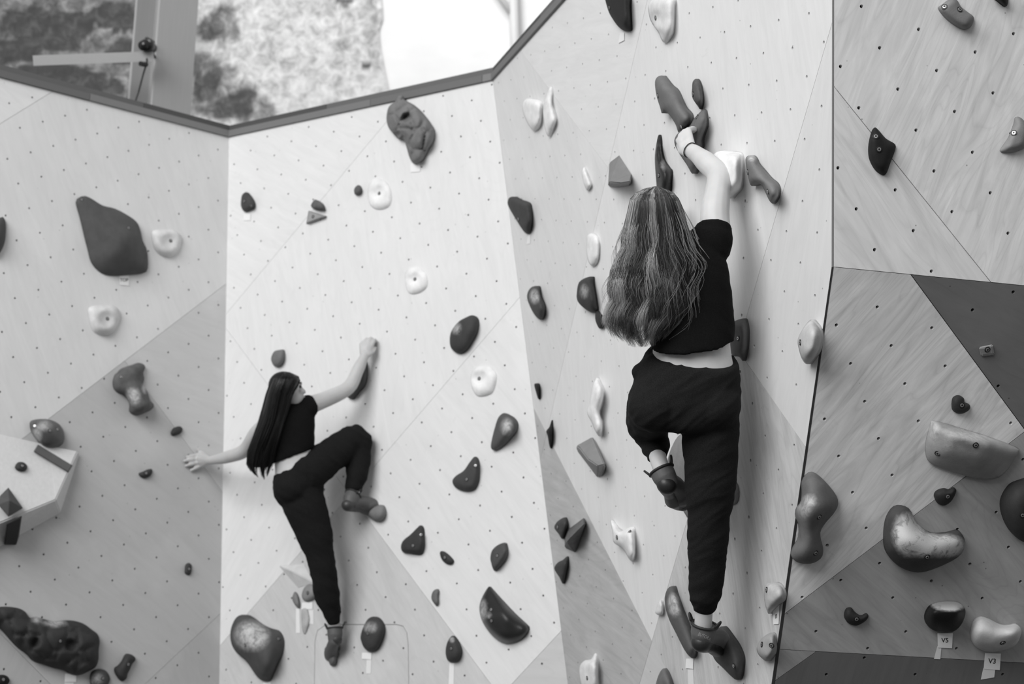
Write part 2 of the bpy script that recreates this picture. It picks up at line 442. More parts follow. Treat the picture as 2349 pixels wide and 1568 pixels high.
for j in range(nz + 1):
    z = 3.2 + (9.0 - 3.2) * j / nz
    xr = edge[-1].x
    for a, b in zip(edge, edge[1:]):
        if b.z <= z <= a.z: xr = a.x + (b.x - a.x) * (a.z - z) / (a.z - b.z)
    if z > edge[0].z: xr = edge[0].x
    for i in range(nx + 1):
        x = -6 + (xr + 6) * i / nx
        r_ = noise.fractal(Vector((x * 3, 0, z * 3)), 1.0, 2.0, 4) * .012
        p = Vector((x, YB - .012 + r_ * .6, z)); V.append(p)
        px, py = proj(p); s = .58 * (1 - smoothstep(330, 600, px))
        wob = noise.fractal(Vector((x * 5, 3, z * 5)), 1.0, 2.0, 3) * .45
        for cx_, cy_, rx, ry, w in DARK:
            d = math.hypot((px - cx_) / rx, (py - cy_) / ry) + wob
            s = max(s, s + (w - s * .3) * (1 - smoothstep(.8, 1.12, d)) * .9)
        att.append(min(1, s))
        if i and j: o_ = j * (nx + 1) + i; F.append((o_ - nx - 2, o_ - nx - 1, o_, o_ - 1))
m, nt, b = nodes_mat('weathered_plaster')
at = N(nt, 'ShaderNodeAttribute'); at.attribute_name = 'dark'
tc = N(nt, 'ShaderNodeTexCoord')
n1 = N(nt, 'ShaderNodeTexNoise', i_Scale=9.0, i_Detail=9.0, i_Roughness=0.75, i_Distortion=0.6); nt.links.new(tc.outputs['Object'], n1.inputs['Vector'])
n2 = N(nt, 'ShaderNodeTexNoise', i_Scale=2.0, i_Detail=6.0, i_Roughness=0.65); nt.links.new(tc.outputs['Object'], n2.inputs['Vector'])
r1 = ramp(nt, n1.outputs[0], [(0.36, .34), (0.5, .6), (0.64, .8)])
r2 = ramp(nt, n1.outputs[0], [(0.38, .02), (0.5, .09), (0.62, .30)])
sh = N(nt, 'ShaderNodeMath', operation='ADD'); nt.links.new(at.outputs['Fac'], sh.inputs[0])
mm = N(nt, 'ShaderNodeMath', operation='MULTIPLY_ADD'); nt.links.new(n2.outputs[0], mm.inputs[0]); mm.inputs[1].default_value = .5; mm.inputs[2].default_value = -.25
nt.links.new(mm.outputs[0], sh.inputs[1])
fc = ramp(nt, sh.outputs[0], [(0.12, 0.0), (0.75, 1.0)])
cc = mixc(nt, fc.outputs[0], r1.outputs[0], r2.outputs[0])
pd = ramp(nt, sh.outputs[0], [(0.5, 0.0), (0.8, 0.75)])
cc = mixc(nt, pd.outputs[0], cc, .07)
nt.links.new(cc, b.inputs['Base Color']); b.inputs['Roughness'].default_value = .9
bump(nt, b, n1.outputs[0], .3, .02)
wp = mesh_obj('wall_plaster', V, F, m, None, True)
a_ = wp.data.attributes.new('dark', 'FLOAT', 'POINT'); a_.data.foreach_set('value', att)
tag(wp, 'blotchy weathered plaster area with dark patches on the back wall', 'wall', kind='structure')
# pipe on the white wall
pp = empty('wall_pipe', on_y(1178, 150, YB - .1)); tag(pp, 'pale vertical pipe with a slanting branch on the white back wall', 'pipe')
mesh_obj('pipe', *tube([on_y(1190, 320, YB - .08), on_y(1172, -160, YB - .08)], .045, 12), plain(.66, .5), pp, True)
mesh_obj('branch_pipe', *tube([on_y(1177, 34, YB - .08), on_y(1120, -45, YB - .09), on_y(1060, -140, YB - .09)], .03, 12), plain(.66, .5), pp, True)
# steel column behind the left wall
cz = 10.0
cb = PZ(392, 240, cz); cdir = Vector((0.78, -0.62, 0)).normalized(); cside = Vector((-cdir.y, cdir.x, 0))
# flange faces the camera and right; the recess with the web shows on its left
cn = (CAMPOS - cb); cn.z = 0; cn.normalize()
ang = math.radians(34); fn = Matrix.Rotation(ang, 3, 'Z') @ cn; fs = Vector((-fn.y, fn.x, 0))
sc_ = empty('steel_column', Vector((cb.x, cb.y, 0))); tag(sc_, 'grey steel H-section column rising behind the left wall', 'column')
hz = Vector((0, 0, 4.6)); cc0 = Vector((cb.x, cb.y, 4.6))
grey = plain(.42, .5)
for nm, off in (('flange', .0), ('flange', -.27)):
    mesh_obj(nm, *box8(cc0 + fn * off, fs * .15, fn * .011, hz), grey, sc_)
mesh_obj('web', *box8(cc0 - fn * .135, fs * .007, fn * .124, hz), plain(.3, .5), sc_)
# timber brace: from the column to the left
ta, tb = PZ(76, 139, 9.55), PZ(352, 129, 9.78)
td = (tb - ta); tl = td.length; td.normalize(); tn = (CAMPOS - ta); tn = (tn - td * tn.dot(td)).normalized(); tu = td.cross(tn)
v, f = box8((ta + tb) / 2, td * (tl / 2), tn * .022, tu * .032)
tag(mesh_obj('timber_brace', v, f, plain(.46, .7)), 'pale timber bar reaching left from the steel column', 'bar')
# small black lamp clamped to the column with its cable
lb = PZ(336, 116, 9.75); lp = empty('clamp_lamp', lb); tag(lp, 'small black clamp lamp on the column above the timber bar', 'lamp')
blk = plain(.012, .25)
h0, h1, h2 = PZ(350, 112, 9.8), PZ(338, 103, 9.74), PZ(326, 105, 9.68)
mesh_obj('lamp_head', *tube([h0, h1, h2], [.034, .046, .03], 14), blk, lp, True)
mesh_obj('bracket', *tube([PZ(336, 96, 9.76), PZ(337, 88, 9.76), PZ(352, 97, 9.9)], .012, 6), blk, lp)
fe = min((cc0 + fs * .15, cc0 - fs * .15), key=lambda v_: proj(v_)[0]); fe.z = h1.z
mesh_obj('clamp_arm', *tube([h1, fe + fn * .0], .01, 8), blk, lp)
mesh_obj('clamp_jaw', *tube([PZ(322, 146, 9.7), PZ(336, 148, 9.75)], .016, 8), blk, lp)
mesh_obj('cable', *tube([PZ(336, 120, 9.77), PZ(337, 143, 9.74), PZ(328, 172, 9.75), PZ(318, 210, 9.75), PZ(310, 234, 9.74)], .006, 6), blk, lp)
# ------------------------------------------------------------------ holds
def catmull(pts, per):
    n = len(pts); out = []
    for i in range(n):
        p0, p1, p2, p3 = (Vector(pts[(i + k - 1) % n]) for k in range(4))
        for s in range(per):
            t = s / per
            out.append(((p1 * 2) + (p2 - p0) * t + (p0 * 2 - p1 * 5 + p2 * 4 - p3) * t * t + (p1 * 3 - p0 - p2 * 3 + p3) * t ** 3) / 2)
    return out
def resample(pts, n):
    L = [0.0]
    for i in range(len(pts)): L.append(L[-1] + (pts[(i + 1) % len(pts)] - pts[i]).length)
    out = []; j = 0
    for k in range(n):
        s = L[-1] * k / n
        while L[j + 1] < s: j += 1
        t = (s - L[j]) / max(1e-9, L[j + 1] - L[j]); out.append(pts[j].lerp(pts[(j + 1) % len(pts)], t))
    return out
def on_spine(sp, p):
    best = None
    if len(sp) == 1: return sp[0], 0.0
    for i in range(len(sp) - 1):
        a, b = sp[i], sp[i + 1]; d = b - a; t = max(0, min(1, (p - a).dot(d) / max(1e-12, d.length_squared)))
        q = a + d * t; e = (p - q).length
        if best is None or e < best[0]: best = (e, q, i + t)
    return best[1], best[2]
PROF = {'round': lambda t: math.sqrt(max(0, 1 - (1 - t) ** 2)), 'flat': lambda t: 1 - (1 - t) ** 5, 'sharp': lambda t: .12 + .88 * t,
        'soft': lambda t: 1 - (1 - t) ** 2.2, 'cone': lambda t: .1 + .9 * t ** .8}
def bolt_mesh():
    V, F = [], []
    def ringv(r, z, n=12): s = len(V); V.extend((r * math.cos(2 * math.pi * i / n), r * math.sin(2 * math.pi * i / n), z) for i in range(n)); return list(range(s, s + n))
    a, b_, c, d, e = ringv(.0105, .0), ringv(.0105, .0018), ringv(.0085, .0022), ringv(.0085, .001), ringv(.0068, .001)
    g_, h_, k_ = ringv(.0064, .0034), ringv(.0034, .0036), ringv(.0032, .0012)
    mi = []
    def br(p, q, m_):
        for i in range(len(p)): F.append((p[i], p[(i + 1) % len(p)], q[(i + 1) % len(q)], q[i])); mi.append(m_)
    br(a, b_, 0); br(b_, c, 0); br(c, d, 0); br(d, e, 0); br(e, g_, 1); br(g_, h_, 1); br(h_, k_, 0); F.append(tuple(k_)); mi.append(0)
    me = bpy.data.meshes.new('bolt'); me.from_pydata(V, [], F); me.materials.append(plain(.012, .5)); me.materials.append(plain(.5, .35, .8))
    me.polygons.foreach_set('material_index', mi); me.update(); return me
BOLT = bolt_mesh()
def add_bolt(parent, bvh, P, px, py, dark=False):
    d = ray(px, py).normalized(); loc, nor, idx, dist = bvh.ray_cast(CAMPOS, d)
    if loc is None: return
    if nor.dot(d) > 0: nor = -nor
    nn = (nor + P.n * .6).normalized()
    o = bpy.data.objects.new('bolt', BOLT); COL.objects.link(o)
    z = nn; x = z.orthogonal().normalized(); y = z.cross(x); loc = loc + nor * .0005 - nn * .0006
    o.matrix_world = Matrix(((x.x, y.x, z.x, loc.x), (x.y, y.y, z.y, loc.y), (x.z, y.z, z.z, loc.z), (0, 0, 0, 1)))
    o.parent = parent; o.matrix_parent_inverse = parent_world(parent).inverted()
def finish_hold(name, label, V, F, mat, P, bolts, chalk, smooth, base_world, cat='climbing hold', lock=None, relax=0):
    c = base_world
    me = bpy.data.meshes.new(name); me.from_pydata([tuple(v - c) for v in V], [], F)
    bm = bmesh.new(); bm.from_mesh(me)
    if lock:
        bm.verts.ensure_lookup_table(); ly = bm.verts.layers.int.new('lock')
        for i_ in lock: bm.verts[i_][ly] = 1
    bmesh.ops.remove_doubles(bm, verts=bm.verts, dist=2e-4); hf = bmesh.ops.holes_fill(bm, edges=[e for e in bm.edges if e.is_boundary], sides=0); bmesh.ops.triangulate(bm, faces=[f for f in hf['faces'] if len(f.verts) > 4]); 
    if relax:
        fr_ = [v for v in bm.verts if not v[ly]]
        for _ in range(relax): bmesh.ops.smooth_vert(bm, verts=fr_, factor=.5, use_axis_x=True, use_axis_y=True, use_axis_z=True)
    bmesh.ops.recalc_face_normals(bm, faces=bm.faces); bm.to_mesh(me); bm.free()
    me.materials.append(mat)
    if smooth: me.polygons.foreach_set('use_smooth', [True] * len(me.polygons))
    o = bpy.data.objects.new(name, me); COL.objects.link(o); o.location = c
    at = me.attributes.new('chalk', 'FLOAT', 'POINT')
    if chalk:
        vals = []
        for v in me.vertices:
            px, py = proj(v.co + c); s = 0
            for cx_, cy_, rx, ry, w in chalk: s = max(s, w * max(0, 1 - math.hypot((px - cx_) / rx, (py - cy_) / ry) ** 2))
            vals.append(s)
        at.data.foreach_set('value', vals)
    tag(o, label, cat)
    if bolts:
        bvh = BVHTree.FromPolygons([v.co + c for v in me.vertices], [tuple(p.vertices) for p in me.polygons])
        for b_ in bolts: add_bolt(o, bvh, P, *b_)
    return o
def hold(label, k, z, outline, h, tone, spine=None, prof='round', bolts=(), chalk=(), rough=.75, name='climbing_hold', lump=0.0, sharp=False, pockets=(), mottle=.14, rings=11, wave=0.03, relax=4):
    P = PL[k]; ox, oy, s = ZM[z]
    out = [Vector(p) for p in zz(z, outline)]
    sm = resample(catmull(out, 8), 60 if not lump else 130) if not sharp else resample([a.lerp(b_, t / 8) for a, b_ in zip(out, out[1:] + out[:1]) for t in range(8)], 72)
    c = sum(sm, Vector((0, 0))) / len(sm)
    if spine: spx = [Vector(p) for p in zz(z, spine)]
    else:
        sxx = sum((p.x - c.x) ** 2 for p in sm); syy = sum((p.y - c.y) ** 2 for p in sm); sxy = sum((p.x - c.x) * (p.y - c.y) for p in sm)
        th = .5 * math.atan2(2 * sxy, sxx - syy); d = Vector((math.cos(th), math.sin(th)))
        a1_ = max((p - c).dot(d) for p in sm); a2_ = max((p - c).dot(Vector((-d.y, d.x))) for p in sm)
        e = max(0, a1_ - a2_) * .55; spx = [c - d * e, c + d * e] if e > 1 else [c]
    hs = h if isinstance(h, (list, tuple)) else [h] * len(spx)
    n = len(sm); seed = Vector((random.random() * 50, random.random() * 50, 0))
    # the rim follows the traced outline; where the wall is seen at a slant the side facing us stands off the wall
    pc_ = P.hit(c.x, c.y); vd = (pc_ - CAMPOS).normalized(); sl = 1 - vd.dot(P.n) ** 2
    q0, q1 = Vector(proj(pc_)), Vector(proj(pc_ + P.n * .05)); dn = (q1 - q0)
    dn = dn.normalized() if dn.length > 1e-6 else Vector((0, 1))
    lo_ = min(p.dot(dn) for p in sm); hi_ = max(p.dot(dn) for p in sm)
    hm = sum(hs) / len(hs)
    rim = [hm * .62 * sl * smoothstep(0, 1, (p.dot(dn) - lo_) / max(1, hi_ - lo_)) for p in sm]
    edge_h = min(.008, hm * .12)
    def in_out(x, y):
        c_ = False
        for i in range(n):
            a_, b_ = sm[i], sm[i - 1]
            if (a_.y > y) != (b_.y > y) and x < (b_.x - a_.x) * (y - a_.y) / (b_.y - a_.y) + a_.x: c_ = not c_
        return c_
    for i in range(n):          # keep the foot of the side wall inside the traced outline
        for _ in range(9):
            u, v = P.uv(P.hit(sm[i].x, sm[i].y, rim[i])); fx_, fy_ = proj(P.pt(u, v, 0)); d_ = Vector((fx_, fy_)) - c
            if in_out(c.x + d_.x * .97, c.y + d_.y * .97): break
            rim[i] *= .62
    for _ in range(3): rim = [(rim[i - 1] + rim[i] * 2 + rim[(i + 1) % n]) / 4 for i in range(n)]
    rim = [r_ + edge_h for r_ in rim]
    ext = max(max(p.x for p in sm) - min(p.x for p in sm), max(p.y for p in sm) - min(p.y for p in sm))
    V, F = [], []
    for i in range(n):
        r_ = P.hit(sm[i].x, sm[i].y, rim[i]); u, v = P.uv(r_); V.append(P.pt(u, v, 0))
    pts = [p.copy() for p in sm]
    for t in (.05, .14):
        for i in range(n): pts.append(sm[i].lerp(on_spine(spx, sm[i])[0], t))
    def near_rim(p):
        best = (1e9, 0, 0)
        for i in range(n):
            a_, b_ = sm[i], sm[(i + 1) % n]; d_ = b_ - a_; t = max(0, min(1, (p - a_).dot(d_) / max(1e-9, d_.length_squared))); e_ = (p - a_ - d_ * t).length
            if e_ < best[0]: best = (e_, i, t)
        return best
    gs = ext / (48 if lump else 22); x0_, y0_ = min(p.x for p in sm), min(p.y for p in sm); row_ = 0; yy = y0_ + gs * .5
    while yy < y0_ + ext:
        xx = x0_ + gs * (.25 + .5 * (row_ % 2))
        while xx < x0_ + ext:
            if in_out(xx, yy):
                p = Vector((xx, yy)); d0 = near_rim(p)[0]; d1 = (p - on_spine(spx, p)[0]).length
                if d0 / max(1e-6, d0 + d1) > .2: pts.append(p)
            xx += gs
        yy += gs * .866; row_ += 1
    vo, eo, fo, ov_, oe_, of_ = delaunay_2d_cdt(pts, [(i, (i + 1) % n) for i in range(n)], [], 0, 1e-5)
    idx0 = {s_: i for i, src in enumerate(ov_) for s_ in src}
    for i, p in enumerate(vo):
        d0, ri, rt = near_rim(p); sq, a = on_spine(spx, p); d1 = (p - sq).length; t = d0 / max(1e-6, d0 + d1)
        i0 = min(int(a), len(hs) - 1); i1 = min(i0 + 1, len(hs) - 1); hh = hs[i0] + (hs[i1] - hs[i0]) * (a - int(a))
        rm = rim[ri] + (rim[(ri + 1) % n] - rim[ri]) * rt
        z_ = rm + (hh - rm) * (PROF[prof](t) if d0 > .02 else 0.0)
        u, v = P.puv(p.x, p.y)
        if d0 > .02: z_ += hh * wave * 2 * noise.noise(Vector((u * 14, v * 14, 0)) + seed) * min(1, t * 4)
        if lump and d0 > .02:
            dsts = noise.voronoi(Vector((u * lump[0], v * lump[0], 0)) + seed)[0]
            z_ += lump[1] * (min(1.0, (dsts[1] - dsts[0]) * 2.0) ** .5 - .5) * min(1, t * 4.0)
        for cxp, cyp, rp, dep in pockets:
            pq = zz(z, [(cxp, cyp)])[0]; d = math.hypot(p.x - pq[0], p.y - pq[1]) / (rp / s)
            if d < 1: z_ -= dep * (1 - d * d)
        V.append(P.hit(p.x, p.y, max(.001, z_)))
    for f_ in fo:
        g_ = sum((vo[i] for i in f_), Vector((0, 0))) / 3
        if in_out(g_.x, g_.y): F.append(tuple(n + i for i in f_))
    for i in range(n):
        F.append((i, (i + 1) % n, n + idx0[(i + 1) % n], n + idx0[i]))
    F.append(tuple(range(n))[::-1])
    lockn = set(range(n)) | {n + idx0[i] for i in range(n)}
    base = [Vector(P.uv(v)) for v in V[:n]]
    cu = sum(base, Vector((0, 0))) / n
    mat = holdmat(tone, rough, mottle)
    ch = [(*zz(z, [(q[0], q[1])])[0], q[2] / s, q[3] / s, q[4]) for q in chalk]
    o = finish_hold(name, label, V, F, mat, P, zz(z, bolts), ch, True, P.pt(cu.x, cu.y, 0), lock=lockn, relax=0 if (lump or sharp) else relax)
    if sharp: 
        o.data.polygons.foreach_set('use_smooth', [False] * len(o.data.polygons))
    return o
def facet(label, k, z, verts, faces, tone, bolts=(), chalk=(), rough=.65, name='climbing_hold', cat='climbing hold', bev=.004, mat=None, mottle=.1):
    """verts: (x, y, height above the wall); faces may leave the wall side open, a base is added from the zero-height points"""
    P = PL[k]; W = []
    for x, y, h in verts:
        px, py = zz(z, [(x, y)])[0]; W.append(P.hit(px, py, h))
    base = [i for i, v in enumerate(verts) if v[2] <= 0]
    cu = sum((W[i] for i in (base or range(len(W)))), Vector()) / len(base or W)
    me = bpy.data.meshes.new('t'); me.from_pydata([tuple(v) for v in W], [], faces)
    bm = bmesh.new(); bm.from_mesh(me); bpy.data.meshes.remove(me)
    bmesh.ops.holes_fill(bm, edges=[e for e in bm.edges if e.is_boundary], sides=0)
    bmesh.ops.recalc_face_normals(bm, faces=bm.faces)
    if bev: bmesh.ops.bevel(bm, geom=list(bm.edges), offset=bev, segments=2, affect='EDGES', clamp_overlap=True)
    bmesh.ops.triangulate(bm, faces=[f for f in bm.faces if len(f.verts) > 4])
    V = [v.co.copy() for v in bm.verts]; F = [tuple(v.index for v in f.verts) for f in bm.faces]; bm.free()
    ox, oy, s = ZM[z]
    ch = [(*zz(z, [(q[0], q[1])])[0], q[2] / s, q[3] / s, q[4]) for q in chalk]
    return finish_hold(name, label, V, F, mat or holdmat(tone, rough, mottle), P, zz(z, bolts), ch, False, cu, cat)
H = hold
# --- left wall
H('big dark diamond-shaped hold high on the left wall, paper TOP tag beneath', 'A', 'z3', [(655, 310), (680, 270), (730, 258), (790, 285), (880, 340), (980, 365), (1080, 415), (1170, 480), (1205, 560), (1222, 640), (1255, 710), (1268, 800), (1265, 890), (1235, 915), (1150, 928), (1000, 940), (900, 930), (830, 885), (780, 815), (755, 720), (725, 600), (690, 450)], [.05, .11, .17], .072, [(730, 320), (900, 500), (1075, 640)], 'cone', [(1100, 533), (700, 290)], wave=.01)
H('white rounded hold right of the big dark diamond hold', 'A', 'z3', [(1310, 560), (1400, 545), (1500, 555), (1550, 600), (1555, 660), (1525, 740), (1470, 780), (1400, 775), (1340, 730), (1312, 660)], .05, .62, None, 'flat', [(1462, 643)], pockets=[(1462, 643, 75, .022)])
H('white rounded hold below the big dark diamond hold', 'A', 'z3', [(765, 1215), (860, 1190), (960, 1195), (1015, 1230), (1030, 1300), (990, 1400), (940, 1445), (870, 1450), (800, 1410), (765, 1310)], .06, .62, None, 'flat', [(920, 1310)], pockets=[(925, 1310, 80, .024)])
H('dark hold cut off by the left edge of the picture', 'A', 'z3', [(-60, 450), (0, 445), (25, 438), (48, 480), (52, 560), (40, 660), (0, 745), (-60, 780), (-110, 700), (-120, 550)], .07, .07)
H('grey boot-shaped chalky hold on the left wall', 'A', 'z4', [(1060, 290), (1100, 250), (1190, 220), (1240, 202), (1290, 215), (1307, 245), (1290, 290), (1298, 350), (1290, 400), (1330, 470), (1350, 540), (1380, 570), (1383, 600), (1350, 630), (1300, 655), (1240, 672), (1190, 660), (1165, 630), (1170, 580), (1150, 530), (1110, 490), (1060, 470), (1025, 430), (1018, 370), (1035, 310)], [.08, .08, .13], .095, [(1190, 300), (1170, 380), (1270, 590)], 'round', [(1090, 328)], [(1200, 500, 80, 90, .9), (1300, 430, 30, 60, .7)], mottle=.3, wave=.08)
H('dark egg-shaped hold touching the wooden volume', 'A', 'z4', [(272, 750), (290, 720), (360, 707), (440, 712), (520, 745), (565, 800), (580, 870), (565, 930), (510, 965), (440, 972), (380, 950), (330, 890), (285, 820)], .1, .085, None, 'round', [(447, 812), (313, 770), (515, 800)], [(330, 850, 60, 80, .7), (400, 770, 80, 60, .55)], rough=.4)
H('small dark oval foothold above the open hand', 'A', 'z4', [(1537, 830), (1560, 790), (1610, 773), (1640, 790), (1635, 825), (1600, 850), (1550, 858)], .03, .04)
H('small dark half-round foothold left of the open hand', 'A', 'z4', [(1250, 1195), (1290, 1178), (1330, 1160), (1365, 1158), (1368, 1190), (1345, 1225), (1300, 1240), (1262, 1225)], .03, .04, None, 'round', [(1313, 1195)])
H('tiny dark oval foothold low on the left wall near the corner', 'A', 'z5', [(1590, 590), (1598, 545), (1625, 527), (1648, 545), (1650, 590), (1640, 625), (1615, 632), (1592, 615)], .025, .05, None, 'round', [(1625, 578)])
H('large dark scaly cone-shaped hold in the bottom left corner', 'A', 'z5', [(-60, 930), (0, 905), (90, 905), (170, 920), (220, 950), (260, 1000), (310, 990), (400, 1015), (470, 1030), (560, 1020), (640, 1025), (720, 1050), (790, 1100), (840, 1140), (858, 1200), (850, 1280), (848, 1360), (825, 1420), (760, 1460), (690, 1490), (620, 1485), (560, 1450), (470, 1430), (380, 1400), (290, 1370), (230, 1310), (160, 1260), (100, 1200), (40, 1130), (0, 1090), (-60, 1050)], [.08, .12, .12], .032, [(20, 1000), (350, 1200), (680, 1280)], 'round', [(517, 1198)], [(470, 1045, 120, 40, .75), (320, 1010, 60, 40, .6)], lump=(12, .034), pockets=[(300, 1210, 55, .035), (610, 1235, 60, .05)], rings=34)
H('small dark bone-shaped hold beside the scaly hold', 'A', 'z5', [(1070, 1330), (1090, 1308), (1130, 1315), (1163, 1340), (1165, 1365), (1140, 1395), (1120, 1440), (1100, 1480), (1090, 1520), (1055, 1545), (1020, 1520), (990, 1470), (988, 1430), (1020, 1405), (1050, 1370)], .05, .04, [(1120, 1345), (1085, 1410), (1045, 1480)], 'round', [(1103, 1398)])
H('round mottled hold under the scaly hold at the bottom edge', 'A', 'z5', [(778, 1500), (800, 1455), (850, 1438), (905, 1450), (940, 1495), (945, 1540), (910, 1600), (840, 1620), (785, 1580)], .05, .07, None, 'round', [(885, 1520)], [(840, 1530, 70, 60, .5)], mottle=.35)
H('black button hold in the very bottom left corner', 'A', 'z5', [(-30, 1500), (20, 1488), (60, 1500), (82, 1530), (75, 1560), (40, 1590), (-30, 1590), (-50, 1540)], .04, .012, None, 'round', [(28, 1530)])
# wooden volume with its own holds
vt = [(-130, 963, .0), (108, 1018, .02), (178, 1034, .035), (183, 1041, .0), (128, 1146, .15), (139, 1177, .0), (-130, 1252, .15), (-130, 1325, .0), (-130, 955, 0)]
vm = plywood(.66, .7)
facet('pale wooden angular volume at the left edge of the picture', 'A', 'px', vt, [(0, 1, 4, 6), (1, 2, 4), (2, 3, 5, 4), (4, 5, 7, 6)], .5, name='wooden_volume', cat='volume', bev=.006, mat=plain(.62, .6))
va, vb_, vc = (PL['A'].hit(vt[i][0], vt[i][1], vt[i][2]) for i in (0, 1, 4))
PL['V'] = Plane(va, (vb_ - va).cross(vc - va))
wv = [PL['A'].hit(vt[i][0], vt[i][1], vt[i][2]) for i in (4, 5, 7)]
PL['W'] = Plane(wv[0], (wv[1] - wv[0]).cross(wv[2] - wv[0]))
facet('dark grey flat bar across the top corner of the wooden volume', 'V', 'z4', [(340, 935, 0), (655, 1125, 0), (615, 1190, 0), (300, 1000, 0), (345, 945, .02), (645, 1125, .02), (612, 1180, .02), (310, 998, .02)], [(4, 5, 6, 7), (0, 1, 5, 4), (1, 2, 6, 5), (2, 3, 7, 6), (3, 0, 4, 7)], .10, bev=.002)
facet('dark pyramid hold on the face of the wooden volume', 'V', 'z4', [(75, 1320, 0), (210, 1510, 0), (75, 1590, 0), (-20, 1480, 0), (-5, 1400, 0), (85, 1440, .05)], [(0, 1, 5), (1, 2, 5), (2, 3, 5), (3, 4, 5), (4, 0, 5)], .07, bev=.002)
H('small dark round foothold on the wooden volume', 'V', 'z4', [(137, 1130), (160, 1098), (205, 1095), (240, 1120), (243, 1155), (215, 1175), (165, 1172), (140, 1150)], .03, .04, None, 'round', [(198, 1130)])
facet('black wedge hold on the underside of the wooden volume', 'W', 'z5', [(55, 180, 0), (190, 120, 0), (150, 385, 0), (35, 370, 0), (60, 195, .04), (178, 145, .04), (140, 370, .03), (45, 355, .03)], [(4, 5, 6, 7), (0, 1, 5, 4), (1, 2, 6, 5), (2, 3, 7, 6), (3, 0, 4, 7)], .012, bev=.003)
# --- middle wall
cone2 = H('grey scaly cone-shaped hold hanging at the top of the middle wall', 'B', 'z2', [(1135, 790), (1150, 720), (1195, 680), (1215, 645), (1245, 645), (1255, 670), (1300, 695), (1350, 735), (1400, 790), (1430, 830), (1458, 880), (1450, 950), (1420, 1000), (1400, 1040), (1370, 1085), (1320, 1102), (1290, 1060), (1272, 1000), (1250, 940), (1215, 935), (1180, 900), (1145, 850)], [.1, .12, .07], .17, [(1220, 750), (1320, 850), (1335, 1030)], 'round', [(1222, 828)], lump=(12, .034), pockets=[(1268, 790, 36, .05), (1208, 905, 26, .04)], rings=34)
H('small dark egg-shaped hold near the top of the corner, tiny tag below', 'B', 'zq', [(170, 330), (185, 245), (235, 210), (280, 245), (325, 310), (342, 365), (325, 405), (235, 445), (195, 430), (172, 380)], .05, .055, None, 'round', [(213, 320), (295, 375)])
H('small grey dome hold on top of a pale triangular hold', 'B', 'zq', [(1010, 375), (1050, 305), (1090, 310), (1150, 350), (1180, 410), (1165, 432), (1060, 420)], .05, .11, None, 'round', mottle=.35)
facet('pale grey triangular hold under the small dome hold', 'B', 'zq', [(980, 430, 0), (1210, 500, 0), (950, 597, 0), (990, 445, .03), (1170, 502, .03), (970, 575, .03)], [(3, 4, 5), (0, 1, 4, 3), (1, 2, 5, 4), (2, 0, 3, 5)], .30, bolts=[(1035, 505)], bev=.003)
H('tiny grey hold left of a white round hold near the wall top', 'B', 'zq', [(1530, 170), (1580, 125), (1620, 170), (1610, 220), (1575, 245), (1535, 235)], .04, .1)
H('white round hold under the scaly hold, almost same tone as the wall', 'B', 'z2', [(1010, 1270), (1040, 1210), (1100, 1205), (1150, 1250), (1170, 1330), (1150, 1390), (1080, 1410), (1020, 1370)], .03, .78, None, 'flat', [(1087, 1302)], pockets=[(1087, 1302, 60, .02)])
H('small white hold in the upper middle of the bright wall', 'B', 'px', [(930, 625), (950, 612), (975, 625), (980, 655), (960, 672), (935, 668)], .025, .78, None, 'flat', [(952, 640)], pockets=[(952, 640, 16, .015)])
H('dark pear-shaped hold high on the middle wall by the right corner', 'B', 'zm', [(480, 260), (530, 200), (580, 170), (635, 148), (675, 165), (690, 210), (680, 280), (640, 360), (590, 430), (535, 455), (485, 430), (462, 390), (460, 320)], .07, .045, None, 'round', [(535, 280)], [(510, 250, 50, 60, .6)])
H('white round hold below the dark pear-shaped hold', 'B', 'zm', [(640, 590), (700, 550), (780, 560), (830, 620), (825, 700), (790, 775), (690, 795), (640, 740), (625, 660)], .03, .78, None, 'flat', [(695, 655)], pockets=[(695, 655, 70, .022)])
H('grey cone-shaped hold with chalky face beside the right corner', 'B', 'zm', [(845, 970), (890, 930), (935, 945), (980, 975), (1003, 1020), (990, 1080), (950, 1130), (890, 1190), (830, 1225), (795, 1220), (788, 1180), (810, 1080)], [.12, .05], .085, [(935, 1060), (830, 1190)], 'cone', (), [(915, 1040, 60, 80, .75)])
H('dark teardrop hold with two bolts on the middle wall', 'B', 'zm', [(480, 1470), (510, 1430), (570, 1390), (620, 1320), (660, 1277), (690, 1310), (697, 1400), (690, 1480), (660, 1540), (600, 1558), (540, 1545), (495, 1515)], .05, .055, [(590, 1470), (665, 1340)], 'flat', [(595, 1460), (665, 1350)])
H('dark triangular hold with two bolts right of the far climber', 'B', 'zn', [(70, 440), (90, 390), (150, 340), (200, 290), (232, 265), (258, 295), (263, 380), (262, 450), (245, 500), (210, 510), (140, 498), (85, 485)], .05, .04, [(130, 440), (220, 400)], 'flat', [(170, 433), (235, 343)])
H('small dark oval foothold right of the dark triangular hold', 'B', 'zn', [(390, 495), (405, 477), (440, 490), (490, 535), (505, 565), (480, 590), (440, 580), (405, 545)], .03, .04, None, 'round', [(432, 530)])
H('small dark ridged hold above the half-moon hold', 'B', 'zn', [(805, 530), (820, 470), (870, 425), (925, 408), (942, 430), (948, 500), (930, 550), (890, 600), (845, 640), (825, 620), (810, 570)], .06, .07, [(930, 470), (850, 600)], 'cone', [(863, 515)])
H('small grey bean-shaped foothold left of the half-moon hold', 'B', 'zn', [(320, 850), (335, 805), (370, 788), (385, 805), (378, 850), (380, 900), (365, 930), (345, 910), (325, 880)], .03, .14, [(350, 830), (360, 890)])
